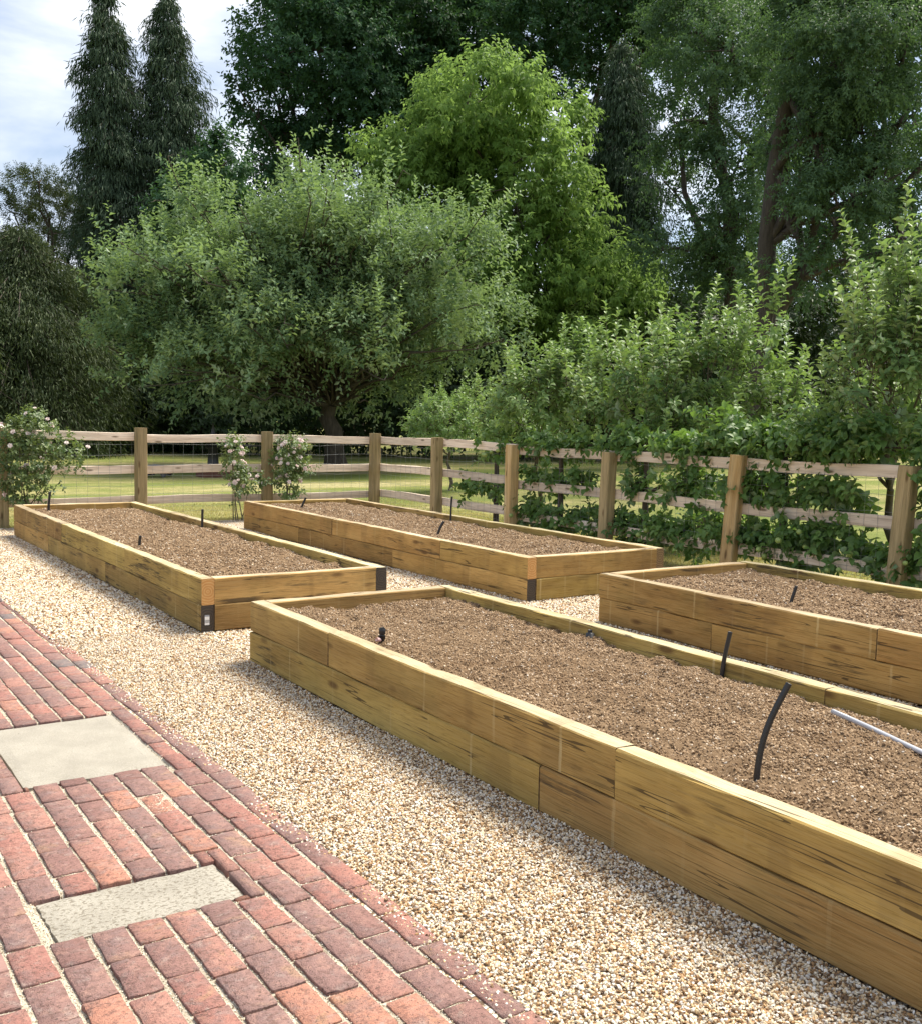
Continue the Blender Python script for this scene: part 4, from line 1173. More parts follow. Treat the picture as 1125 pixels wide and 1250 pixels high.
def shoots_to_leaves(P, A, Ls, nl, g, ll, lw, spread=0.9, grav=0.25, tstart=0.1, tsize=True):
    """leaves set spirally along each shoot"""
    n = len(P)
    t_ = np.linspace(tstart, 1.0, nl)[None, :] + g.normal(0, 0.02, (n, nl))
    A = unit(A)
    ref = np.where(np.abs(A[:, 2:3]) < 0.9, np.array([[0, 0, 1.0]]), np.array([[1.0, 0, 0]]))
    X = unit(np.cross(A, ref)); Y = np.cross(A, X)
    ph = g.uniform(0, 6.28, (n, 1)) + np.arange(nl)[None] * 2.4
    rad = np.cos(ph)[..., None] * X[:, None] + np.sin(ph)[..., None] * Y[:, None]
    pos = P[:, None] + A[:, None] * (t_ * Ls[:, None])[..., None] - np.array([0, 0, 1.0]) * (0.12 * Ls[:, None] * t_ ** 2)[..., None]
    up = np.clip(t_, 0, 1)[..., None]
    D = unit(rad * spread + A[:, None] * (0.35 + 0.6 * up) + np.array([0, 0, -grav]) + g.normal(0, 0.18, (n, nl, 3)))
    Nn = unit(A[:, None] * 0.8 + np.array([0, 0, 0.7]) - rad * 0.2 + g.normal(0, 0.3, (n, nl, 3)))
    sz = g.uniform(0.7, 1.15, (n, nl)) * (1.0 - 0.4 * np.clip(t_, 0, 1) ** 3 if tsize else 1)
    return pos.reshape(-1, 3), D.reshape(-1, 3), Nn.reshape(-1, 3), (ll * sz).ravel(), (lw * sz).ravel()


def limb_tubes(tb, base, lobes, g, r0, trunk_top=None, sub=3, wig=0.12, lean_to=None):
    """a trunk and a limb into every lobe"""
    base = np.array(base, float)
    L_ = np.array(lobes)
    ctr = (L_[:, :3] * (L_[:, 3:4] ** 2)).sum(0) / (L_[:, 3] ** 2).sum()
    zmin = (L_[:, 2] - L_[:, 4]).min()
    fork = base + (ctr - base) * 0.25
    fork[2] = trunk_top if trunk_top else max(1.2, base[2] + (ctr[2] - base[2]) * 0.35)
    k = 6
    tr = [base + (fork - base) * (i / (k - 1)) + (g.normal(0, wig * 0.5, 3) * np.array([1, 1, 0]) if 0 < i < k - 1 else 0) for i in range(k)]
    tr[0] = tr[0] - np.array([0, 0, 0.3])
    return np.array(tr), fork


def bough_lobes(ctr, rad, n, seed):
    """strings of ever smaller clumps along boughs that reach out of the crown unevenly"""
    g = np.random.default_rng(seed)
    out = []
    for _ in range(n):
        d = unit(g.normal(size=3))
        if d[2] < -0.7: d[2] *= -0.5
        R_ = np.array([rad[0], rad[1], rad[2] if d[2] > 0 else rad[3]])
        ln = g.uniform(0.72, 1.04)
        bend = np.array([0, 0, g.uniform(0.0, 0.9)]) if d[2] > 0 else np.array([0, 0, g.uniform(-0.5, 0.3)])
        for k in range(5):
            f = 0.45 + 0.55 * k / 4
            c = np.array(ctr) + d * R_ * ln * f + bend * (f - 0.45) + g.normal(0, 0.12, 3)
            r = (1.15 - 0.19 * k) * g.uniform(0.8, 1.15)
            out.append((c[0], c[1], c[2], r, r * 0.72))
    return out


def broadleaf(name, key, label, cat, mat, g_seed, shoots, nl, ll, lw, sh_len, r0, up=0.35, out=0.8, clump=None, thresh=-0.35, fine=False, bark=None,
              trunk_top=None, spread=0.9, grav=0.25, group=None, trunk_pts=None, spikes=0, stems=False, shell=0.75, tint_top=0.35, base=None, droop=0.18, extra_limbs=(), sub=0, spike_len=1.2, zclip=0.15):
    g = np.random.default_rng(g_seed)
    lobes = LOBES[key]
    bx, by = base if base else BASES[key]
    root = empty(name, (bx, by, 0))
    tag(root, label, cat, group)
    o0 = np.array([bx, by, 0.0])
    # trunk and limbs
    L_ = np.array(lobes)
    if trunk_pts is not None:
        tr = np.array(trunk_pts, float); fork = tr[len(tr) // 2]
    else:
        tr, fork = limb_tubes(None, (bx, by, 0), lobes, g, r0, trunk_top)
    tb = Tubes()
    rr_ = np.linspace(1.0, 0.62, len(tr)); rr_[0] = 1.35
    tb.tube(tr - o0, r0 * rr_, 10)
    link('trunk', tb.mesh('trunk'), bark or M_BARK, root)
    tb = Tubes()
    for i, l in enumerate(L_):
        st = tr[-1] if trunk_pts is None else tr[int(g.integers(len(tr) // 3, len(tr)))]
        en = l[:3] + g.normal(0, 0.15, 3) * l[3]
        mid_ = st + (en - st) * 0.5 + g.normal(0, 0.06, 3) * np.linalg.norm(en - st) + np.array([0, 0, 0.08 * np.linalg.norm(en - st)])
        ts = np.linspace(0, 1, 8)[:, None]
        C = (1 - ts) ** 2 * st + 2 * ts * (1 - ts) * mid_ + ts ** 2 * en
        C[1:-1] += g.normal(0, 0.02, (6, 3)) * np.linalg.norm(en - st)
        rl = r0 * (0.42 if len(L_) < 60 else 0.2) * min(1.0, 0.5 + l[3] / L_[:, 3].max())
        tb.tube(C - o0, np.linspace(rl, rl * 0.28, 8), 6, cap=False)
        for q in range(7 if len(L_) < 60 else 2):
            d = unit(g.normal(size=3) + np.array([0, 0, 0.35]))
            e2 = C[-1 - (q % 4)] + d * np.array([l[3], l[3], l[4]]) * 0.8
            s2 = C[-1 - (q % 4)]
            m2 = (s2 + e2) / 2 + g.normal(0, 0.08, 3) * l[3]
            C2 = (1 - ts[::2]) ** 2 * s2 + 2 * ts[::2] * (1 - ts[::2]) * m2 + ts[::2] ** 2 * e2
            tb.tube(C2 - o0, np.linspace(rl * 0.35, rl * 0.08, len(C2)), 5, cap=False)
    for (pts, ra, rb_) in extra_limbs:
        pts = np.array(pts, float)
        tb.tube(pts - o0, np.linspace(ra, rb_, len(pts)), 8)
    if not stems: link('limbs', tb.mesh('limbs'), bark or M_BARK, root)['kind'] = 'stuff'
    # shoots: the lobes break up into smaller bulges
    if sub:
        extra = []
        for l in lobes:
            k = max(3, int(sub * l[3] / L_[:, 3].max()))
            for _ in range(k):
                dv = unit(g.normal(size=3) + np.array([0, 0, 0.25]))
                f_ = g.uniform(0.22, 0.40)
                c_ = np.array(l[:3]) + dv * np.array([l[3], l[3], l[4]]) * g.uniform(0.60, 0.88)
                extra.append((*c_, l[3] * f_, l[4] * f_ * 0.9))
        lobes = [(l[0], l[1], l[2], l[3] * 0.86, l[4] * 0.86) for l in lobes] + extra
    P, d, s = sample_lobes(lobes, int(shoots * 1.5), g, shell)
    keep = clump_noise(P, g, clump or np.mean(L_[:, 3]) * 0.9) > thresh
    keep &= P[:, 2] > zclip
    P, d, s = P[keep][:shoots], d[keep][:shoots], s[keep][:shoots]
    P[:, 2] = np.maximum(P[:, 2], 0.15)
    A = unit(d * out + np.array([0, 0, up]) + g.normal(0, 0.35, P.shape))
    Ls = sh_len * g.uniform(0.55, 1.25, len(P))
    if spikes:
        # upright water shoots through the top of the crown
        P2, d2, s2 = sample_lobes(lobes, spikes * 6, g, 1.0)
        k2 = (d2[:, 2] > 0.45)
        P2, d2 = P2[k2][:spikes], d2[k2][:spikes]
        A2 = unit(np.array([0, 0, 1.0]) + d2 * 0.35 + g.normal(0, 0.12, P2.shape))
        L2 = spike_len * g.uniform(0.55, 1.2, len(P2))
    pos, D, Nn, l1, w1 = shoots_to_leaves(P, A, Ls, nl, g, ll, lw, spread, grav)
    tint = np.clip(np.repeat(g.normal(0.5, 0.2, len(P)) + 0.15 * clump_noise(P, g, 2.5), nl) + g.normal(0, 0.12, len(pos)), 0, 1)
    if spikes:
        r2 = shoots_to_leaves(P2, A2, L2, nl * 2, g, ll, lw, 0.75, 0.1)
        pos, D, Nn, l1, w1 = [np.concatenate(q) for q in zip((pos, D, Nn, l1, w1), r2)]
        tint = np.concatenate([tint, np.clip(g.normal(0.75, 0.15, len(r2[0])), 0, 1)])
        P, A, Ls = np.concatenate([P, P2]), np.concatenate([A, A2]), np.concatenate([Ls, L2])
    link('foliage', leaves_mesh('foliage', pos - o0, D, Nn, l1, w1, tint, fine, droop=droop), mat, root)
    if stems:
        for a_, p_, l_ in zip(A, P, Ls):
            tb.tube(np.array([p_ - a_ * l_ * 0.15, p_ + a_ * l_ * 0.5 - np.array([0, 0, .03 * l_]), p_ + a_ * l_ - np.array([0, 0, .12 * l_])]) - o0, [0.005, 0.004, 0.002], 3, cap=False)
        link('limbs', tb.mesh('limbs'), bark or M_BARK, root)['kind'] = 'stuff'
    return root


def weeping_conifer(name, label, cat, x, y, h, prof, mat, seed, n, frond=0.9, fw=0.12, r0=0.35, zmin=0.5, hang=1.0, bark=None, group=None, lean=0.0):
    """prof: [(height fraction, radius)]; hanging sprays on tiered branches"""
    g = np.random.default_rng(seed)
    root = empty(name, (x, y, 0)); tag(root, label, cat, group)
    tb = Tubes()
    zz = np.linspace(-0.3, h, 10)
    tb.tube(np.stack([lean * (zz / h) ** 2 + 0.05 * np.sin(zz), 0.05 * np.cos(zz * 1.3), zz], -1), np.linspace(r0, 0.03, 10), 8)
    link('trunk', tb.mesh('trunk'), bark or M_BARK, root)
    pf = np.array(prof)
    # branches: pick heights weighted by radius
    nb = n // 9
    zt = g.random(nb * 3) * (h - zmin) + zmin
    tier = 0.085 * h ** 0.75
    zt = np.clip(np.round(zt / tier) * tier + g.normal(0, 0.2 * tier, len(zt)), zmin, h * 0.985)
    rad = np.interp(zt / h, pf[:, 0], pf[:, 1])
    keep = g.random(len(zt)) < rad / pf[:, 1].max()
    zt, rad = zt[keep][:nb], rad[keep][:nb]
    nb = len(zt)
    az = g.uniform(0, 6.283, nb)
    rad = rad * g.uniform(0.72, 1.12, nb) * (1 + 0.2 * np.sin(3 * az + zt * 1.9 + seed) + 0.16 * np.sin(zt * 2.7 + az * 2 + seed))
    tb = Tubes()
    for k in range(0, nb, max(1, nb // 260)):
        e = np.array([math.cos(az[k]) * rad[k], math.sin(az[k]) * rad[k], zt[k]])
        tb.tube([(lean * (zt[k] / h) ** 2, 0, zt[k] - 0.15 * rad[k]), e * np.array([.55, .55, 1]) + np.array([lean * (zt[k] / h) ** 2, 0, 0.06 * rad[k]]), e + np.array([lean * (zt[k] / h) ** 2, 0, -0.2 * rad[k]])], [0.03, 0.02, 0.008], 4, cap=False)
    link('limbs', tb.mesh('limbs'), bark or M_BARK, root)['kind'] = 'stuff'
    m_ = 9
    f = (np.linspace(0.35, 1.05, m_)[None] + g.normal(0, 0.05, (nb, m_)))
    da = g.normal(0, 0.16, (nb, m_))
    px = np.cos(az[:, None] + da) * rad[:, None] * f + lean * ((zt / h) ** 2)[:, None]; py = np.sin(az[:, None] + da) * rad[:, None] * f
    pz = zt[:, None] + 0.06 * rad[:, None] - 0.30 * rad[:, None] * f ** 2 + g.normal(0, 0.10, (nb, m_))
    P = np.stack([px, py, pz], -1).reshape(-1, 3)
    outw = np.stack([np.cos(az[:, None] + da), np.sin(az[:, None] + da), np.zeros_like(da)], -1).reshape(-1, 3)
    # each spray: three blades, one behind the other, hanging down
    PP, DD, NN, LL, WW, TT = [], [], [], [], [], []
    tnt = np.clip(np.repeat(g.normal(0.45, 0.2, nb), m_) + g.normal(0, 0.1, nb * m_), 0, 1)
    for q in range(4):
        ofs = g.normal(0, 0.09, P.shape)
        Dq = unit(outw * (0.55 - 0.12 * q) + np.array([0, 0, -hang]) * (0.5 + 0.35 * q) + g.normal(0, 0.22, P.shape))
        L1 = frond * g.uniform(0.4, 1.0, len(P))
        PP.append(P + ofs - np.array([0, 0, 0.14 * q * frond])); DD.append(Dq); NN.append(unit(outw + g.normal(0, 0.6, P.shape)))
        LL.append(L1); WW.append(fw * g.uniform(0.6, 1.3, len(P))); TT.append(np.clip(tnt + g.normal(0, 0.1, len(P)), 0, 1))
    link('foliage', leaves_mesh('foliage', np.concatenate(PP), np.concatenate(DD), np.concatenate(NN), np.concatenate(LL), np.concatenate(WW), np.concatenate(TT), droop=0.1), mat, root)
    return root


M_APPLE = leaf_mat('apple_leaf', (0.07, 0.13, 0.06), (0.23, 0.325, 0.16), back=(0.33, 0.41, 0.28), trans=0.25, rough=0.6, spec=0.22)
M_APPLE_NEAR = leaf_mat('apple_leaf_silvery', (0.07, 0.145, 0.045), (0.21, 0.31, 0.10), back=(0.33, 0.42, 0.27), trans=0.25, rough=0.5, spec=0.35)
M_ESPALIER = leaf_mat('espalier_leaf', (0.05, 0.115, 0.028), (0.15, 0.25, 0.06), back=(0.20, 0.29, 0.14), trans=0.28, rough=0.5, spec=0.35)
M_LIME = leaf_mat('lime_leaf', (0.11, 0.20, 0.045), (0.20, 0.325, 0.08), trans=0.4, rough=0.6, spec=0.15, tcol=(0.28, 0.43, 0.10))
M_OAK = leaf_mat('dark_broadleaf', (0.024, 0.066, 0.034), (0.07, 0.145, 0.066), trans=0.22, rough=0.6, spec=0.18)
M_THIN = leaf_mat('grey_green_leaf', (0.042, 0.085, 0.048), (0.105, 0.175, 0.09), trans=0.28, rough=0.6, spec=0.18)
M_CYP = leaf_mat('cypress_spray', (0.032, 0.060, 0.036), (0.09, 0.135, 0.075), trans=0.12, rough=0.6, spec=0.2)
M_YEW = leaf_mat('yew_spray', (0.026, 0.05, 0.02), (0.085, 0.11, 0.042), trans=0.15, rough=0.6, spec=0.2)
M_PINE = leaf_mat('pine_needles', (0.04, 0.062, 0.03), (0.09, 0.12, 0.05), trans=0.15, rough=0.6, spec=0.2)
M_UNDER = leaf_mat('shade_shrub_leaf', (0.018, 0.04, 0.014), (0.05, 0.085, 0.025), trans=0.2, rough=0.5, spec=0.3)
M_ROSE = leaf_mat('rose_leaf', (0.05, 0.10, 0.035), (0.15, 0.20, 0.06), back=(0.19, 0.25, 0.14), trans=0.25, rough=0.45, spec=0.4)

# ---- far trees
APPLE_CORE = LOBES['APPLE_BIG']
LOBES['APPLE_BIG'] = APPLE_CORE[:13] + bough_lobes((13.9, 29.6, 4.6), (6.7, 6.7, 5.0, 3.3), 68, 5)
broadleaf('apple_tree', 'APPLE_BIG', 'broad old grey-green apple tree standing alone on the lawn', 'tree', M_APPLE, 11, 13000, 11, 0.20, 0.105, 0.85, 0.36, up=0.75, out=0.7, clump=1.3, thresh=-0.25, trunk_top=2.0, spikes=520, spike_len=1.1, shell=0.75)
broadleaf('bright_green_tree', 'LIME', 'bright yellow-green tree with drooping leaves behind the apple tree', 'tree', M_LIME, 12, 5600, 11, 0.34, 0.15, 0.8, 0.3, up=0.15, out=1.0, clump=1.8, thresh=-0.32, grav=0.85, droop=0.25, sub=9, shell=0.85)
broadleaf('oak_tree', 'OAK', 'huge dark green broadleaf tree against the sky beside the narrow conifers', 'tree', M_OAK, 13, 8500, 11, 0.32, 0.18, 1.0, 0.6, up=0.3, out=0.8, clump=2.2, thresh=-0.20, shell=0.7, sub=9)
broadleaf('oak_tree', 'OAK2', 'tall dark broadleaf tree behind the bright yellow-green tree', 'tree', M_OAK, 14, 4600, 11, 0.32, 0.18, 1.0, 0.55, up=0.3, out=0.8, clump=2.0, thresh=-0.12, shell=0.7, sub=9)
broadleaf('oak_tree', 'OAK3', 'dark leafy tree far behind the slender and spreading trees', 'tree', M_OAK, 21, 3200, 11, 0.32, 0.17, 1.0, 0.45, up=0.2, out=0.8, clump=2.2, thresh=-0.3, base=(49.0, 30.0), shell=0.6, sub=8)
broadleaf('dark_leafy_tree', 'BACKTREE', 'dark leafy tree wedged between the narrow spires and the apple tree', 'tree', M_OAK, 20, 1900, 11, 0.26, 0.15, 0.8, 0.3, up=0.3, out=0.8, clump=1.6, thresh=-0.35, base=(16.0, 44.6), shell=0.7, sub=8)
broadleaf('thin_crowned_tree', 'THIN', 'tall slender tree with open see-through crown and straight trunk', 'tree', M_THIN, 15, 3900, 12, 0.20, 0.09, 0.8, 0.27, up=0.1, out=0.8, clump=1.5, thresh=-0.2, shell=0.6, bark=M_BARK_R, grav=0.5, sub=8,
          trunk_pts=[(31.44, 27.84, -0.3), (31.35, 27.95, 2.5), (31.25, 28.06, 5.41), (31.12, 28.2, 8.0), (31.04, 28.3, 10.08), (30.57, 28.8, 13.17), (30.54, 28.84, 15.9)],
          extra_limbs=[([(31.07, 28.25, 10.2), (31.6, 27.6, 9.9), (32.27, 26.88, 9.9), (32.74, 26.31, 10.2)], 0.16, 0.07), ([(31.2, 28.1, 7.0), (30.6, 28.8, 8.4), (30.0, 29.6, 10.6), (29.9, 29.9, 13)], 0.2, 0.06)])
broadleaf('spreading_tree', 'RIGHTBIG', 'large spreading tree with thick dark leaning trunk and bare curving limbs', 'tree', M_THIN, 16, 6600, 12, 0.15, 0.065, 0.65, 0.32, up=0.1, out=0.8, clump=1.2, thresh=-0.15, shell=0.65, bark=M_BARK_R, grav=0.5, sub=8,
          trunk_pts=[(22.72, 19.56, -0.3), (22.78, 19.5, 1.6), (22.83, 19.46, 3.2), (22.92, 19.35, 4.77), (22.87, 19.41, 6.53), (22.95, 19.32, 8.49), (23.1, 19.14, 10.41)],
          extra_limbs=[([(22.87, 19.42, 4.0), (23.2, 19.0, 5.0), (23.44, 18.72, 5.63), (24.1, 17.87, 7.12), (24.89, 16.75, 7.89), (25.6, 15.9, 9.3)], 0.2, 0.06),
                       ([(23.44, 18.72, 5.63), (24.0, 18.1, 6.0), (24.9, 17.0, 6.3), (25.8, 15.8, 6.9)], 0.13, 0.04),
                       ([(24.1, 17.87, 7.12), (24.4, 17.3, 8.3), (24.9, 16.9, 9.6)], 0.12, 0.04)])


def undergrowth(key, label, seed, shoots):
    g = np.random.default_rng(seed)
    P, d, s = sample_lobes(LOBES[key], int(shoots * 1.4), g, 0.6)
    kp = clump_noise(P, g, 2.2) > -0.5
    P, d = P[kp][:shoots], d[kp][:shoots]
    P[:, 2] = np.maximum(P[:, 2], 0.15)
    A = unit(d * 0.8 + np.array([0, 0, 0.3]) + g.normal(0, .35, P.shape))
    pos, D, Nn, l1, w1 = shoots_to_leaves(P, A, g.uniform(0.5, 1.1, len(P)), 10, g, 0.28, 0.15, 0.9, 0.3)
    tint = np.clip(np.repeat(g.normal(0.45, 0.22, len(P)), 10), 0, 1)
    o = link('undergrowth', leaves_mesh('undergrowth', pos, D, Nn, l1, w1, tint), M_UNDER)
    tag(o, label, 'undergrowth', kind='stuff')


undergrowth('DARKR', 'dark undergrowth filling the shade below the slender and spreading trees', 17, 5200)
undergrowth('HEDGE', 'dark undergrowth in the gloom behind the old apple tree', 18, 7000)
broadleaf('pine_tree', 'PINE', 'ragged pine with sky showing through its crown', 'tree', M_PINE, 19, 1500, 16, 0.20, 0.05, 0.55, 0.3, up=0.7, out=0.7, clump=1.3, thresh=-0.1, base=(12.2, 54.5), spread=1.0, grav=0.0, bark=M_BARK_R)
weeping_conifer('weeping_cypress', 'narrow weeping conifer with sparse leaning top beside its denser twin', 'tree', 13.45, 48.2, 20.7, [(0, 2.3), (0.4, 2.0), (0.62, 1.55), (0.80, 1.3), (0.92, 0.75), (1, 0.08)], M_CYP, 31, 19000, 0.42, 0.045, 0.4, lean=-0.5, group='weeping conifers')
weeping_conifer('weeping_cypress', 'dense dark weeping conifer, the fuller of the two narrow spires', 'tree', 16.35, 48.3, 21.0, [(0, 3.2), (0.4, 2.9), (0.55, 2.45), (0.66, 2.0), (0.80, 1.45), (0.93, 0.7), (1, 0.08)], M_CYP, 32, 28000, 0.42, 0.045, 0.45, lean=-0.6, group='weeping conifers')
weeping_conifer('weeping_cypress', 'blue-black weeping conifer behind the bright yellow-green tree', 'tree', 33.5, 37.2, 19.5, [(0, 2.6), (0.3, 2.7), (0.6, 2.2), (0.85, 1.4), (1, 0.2)], M_CYP, 33, 24000, 0.46, 0.05, 0.45, group='weeping conifers')
weeping_conifer('yew_tree', 'broad olive-brown conifer with drooping sprays beside the apple tree', 'tree', 8.0, 41.0, 8.3, [(0, 3.4), (0.2, 3.9), (0.5, 3.6), (0.75, 2.4), (0.92, 1.3), (1, 0.5)], M_YEW, 34, 26000, 0.28, 0.042, 0.4, zmin=0.3, hang=0.55)
weeping_conifer('yew_tree', 'dark drooping conifer behind the big rose bush', 'tree', 4.0, 40.0, 9.0, [(0, 3.4), (0.2, 3.9), (0.5, 3.4), (0.75, 2.2), (1, 0.5)], M_YEW, 35, 14000, 0.30, 0.045, 0.4, zmin=0.3, hang=0.55)

# ---- a dark wood closing the view far behind
g = np.random.default_rng(77)
n = 11000
ang = g.uniform(-0.75, 2.0, n)
rr_ = g.uniform(66, 80, n)
hz = 0.3 + (8.0 + 2.2 * np.sin(ang * 9) + 1.5 * np.sin(ang * 23 + 1)) * g.random(n) ** 0.8
P = np.stack([np.sin(ang) * rr_, np.cos(ang) * rr_, hz], -1)
A = unit(g.normal(size=P.shape) + np.array([0, 0, 0.6]))
pos, D, Nn, l1, w1 = shoots_to_leaves(P, A, g.uniform(1.0, 1.8, n), 9, g, 0.75, 0.42)
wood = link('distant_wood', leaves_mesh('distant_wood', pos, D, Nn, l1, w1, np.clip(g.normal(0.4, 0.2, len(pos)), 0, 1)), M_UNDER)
tag(wood, 'dark distant belt of woodland closing the far side of the lawn', 'woodland', kind='stuff')

# ---- apple trees just beyond the fence
broadleaf('young_apple_tree', 'BUSH1', 'yellowish-green young apple tree just beyond the fence corner', 'tree', M_APPLE_NEAR, 41, 260, 13, 0.125, 0.07, 0.34, 0.045, up=0.6, out=0.6, clump=0.6, thresh=-0.8, fine=True, bark=M_TWIG, trunk_top=1.0, spikes=60, spike_len=0.7, zclip=1.1, stems=True)
broadleaf('young_apple_tree', 'BUSH2', 'wide silvery-leaved young apple tree with many upright shoots', 'tree', M_APPLE_NEAR, 42, 440, 13, 0.125, 0.07, 0.36, 0.055, up=0.6, out=0.6, clump=0.6, thresh=-0.7, fine=True, bark=M_TWIG, trunk_top=1.0, spikes=120, spike_len=0.8, zclip=1.4, stems=True)
broadleaf('young_apple_tree', 'BUSH3', 'tallest silvery-leaved young apple tree with long spires above the leafy fence', 'tree', M_APPLE_NEAR, 43, 240, 13, 0.115, 0.064, 0.36, 0.055, up=0.7, out=0.6, clump=0.6, thresh=-0.8, fine=True, bark=M_TWIG, trunk_top=1.0, spikes=75, spike_len=0.85, zclip=1.5, stems=True)
broadleaf('young_apple_tree', 'BUSH4', 'small round bright green bush out on the lawn beyond the fence', 'shrub', M_APPLE_NEAR, 44, 420, 12, 0.11, 0.06, 0.3, 0.05, up=0.5, out=0.7, clump=0.6, thresh=-0.9, fine=False, bark=M_TWIG, trunk_top=0.8, spikes=14, spike_len=0.7, stems=True)

# ---- espaliered apples trained along the wires
M_FRUIT = simple('green_apple', (0.26, 0.34, 0.09), 0.35, 0, 0.15, 6)


def espalier(y, tiers, label, seed, x=8.84, trunk_h=1.45):
    g = np.random.default_rng(seed)
    root = empty('espalier_apple', (x, y, 0))
    tag(root, label, 'fruit tree', 'espalier apples along the fence')
    tb = Tubes()
    tb.tube([(0, 0, -0.1), (0.01, 0.02, 0.4), (-0.01, 0.0, 0.9), (0, 0.03, trunk_h)], [0.048, 0.042, 0.036, 0.022], 8)
    link('trunk', tb.mesh('trunk'), M_BARK, root)
    PP, AA, LL = [], [], []
    fr = []
    for (z, reach0, reach1, n, thick) in tiers:
        for sgn, reach in ((-1, reach0), (1, reach1)):
            if reach <= 0: continue
            tb = Tubes()
            k = 8
            C = np.array([(g.normal(0, .012), sgn * reach * i / (k - 1), z - 0.10 * (1 - min(1, i / 2.0)) + g.normal(0, 0.015)) for i in range(k)])
            C[0] = (0, 0, z - 0.14)
            tb.tube(C, np.linspace(0.024, 0.008, k), 6)
            link('branch', tb.mesh('branch'), M_BARK, root)
            m_ = int(n * 0.95 * reach)
            tpos = g.random(m_) ** 0.85
            base = np.stack([np.interp(tpos, np.linspace(0, 1, k), C[:, q]) for q in range(3)], -1)
            base += g.normal(0, 1, base.shape) * np.array([0.09, 0.05, thick])
            gate = clump_noise(base, g, 0.7) > -0.75
            base = base[gate]
            a_ = unit(g.normal(size=base.shape) + np.array([-0.35, 0, 0.35]))
            PP.append(base); AA.append(a_); LL.append(g.uniform(0.08, 0.24, len(base)))
            for _ in range(int(reach * 7)):
                i_ = int(g.integers(0, len(base)))
                fr.append(base[i_] + np.array([-0.12 - 0.08 * g.random(), g.normal(0, .03), -0.05]))
    P = np.concatenate(PP); A = np.concatenate(AA); Ls = np.concatenate(LL)
    pos, D, Nn, l1, w1 = shoots_to_leaves(P, A, Ls, 8, g, 0.112, 0.074, 0.9, 0.4, 0.05)
    tint = np.clip(np.repeat(g.normal(0.45, 0.22, len(P)), 8) + g.normal(0, 0.12, len(pos)), 0, 1)
    link('foliage', leaves_mesh('foliage', pos, D, Nn, l1, w1, tint, True), M_ESPALIER, root)
    for q in fr[:14]:
        bm_v, bm_f = [], []
        tb = Tubes()
        ph = np.linspace(0.12, math.pi - 0.12, 7)
        r_ = 0.030 * g.uniform(0.8, 1.15)
        tb.tube(np.stack([np.zeros(7), np.zeros(7), -np.cos(ph) * r_ * 0.92], -1), np.sin(ph) * r_, 10)
        o = link('fruit', tb.mesh('fruit'), M_FRUIT, root); o.location = q
    return root


espalier(7.10, [(0.46, 0.95, 1.0, 150, 0.10), (0.95, 0.95, 0.75, 110, 0.10), (1.46, 1.05, 1.05, 190, 0.12)], 'fullest espalier apple, its thick trunk bare between leafy tiers, behind the rails', 51)
espalier(9.16, [(0.36, 0.95, 0.85, 130, 0.085), (0.90, 0.98, 0.25, 120, 0.10), (1.36, 1.0, 0.6, 80, 0.08)], 'espalier apple with dense low and middle tiers beside the gap between beds', 52)
espalier(10.78, [(0.34, 0.75, 0.85, 120, 0.08), (0.86, 0.7, 0.75, 55, 0.07), (1.34, 0.7, 0.8, 70, 0.07)], 'espalier apple with thin stake-like trunk and sparse upper tiers', 53, trunk_h=1.3)
espalier(12.25, [(0.66, 0.25, 0.75, 60, 0.06), (1.22, 0.4, 0.35, 30, 0.06)], 'smallest espalier apple near the fence corner, few drooping leaves', 54, trunk_h=1.2)
espalier(4.95, [(0.42, 1.0, 1.05, 120, 0.10), (0.95, 0.9, 0.55, 110, 0.10), (1.44, 1.05, 1.05, 150, 0.11)], 'espalier apple with the leafy tiers that run past the leaning end post', 55)

# ---- roses on the near side of the fence
M_BLOOM = leaf_mat('rose_petal', (0.78, 0.63, 0.60), (0.90, 0.84, 0.79), trans=0.25, rough=0.6, spec=0.2, tcol=(0.8, 0.6, 0.56))


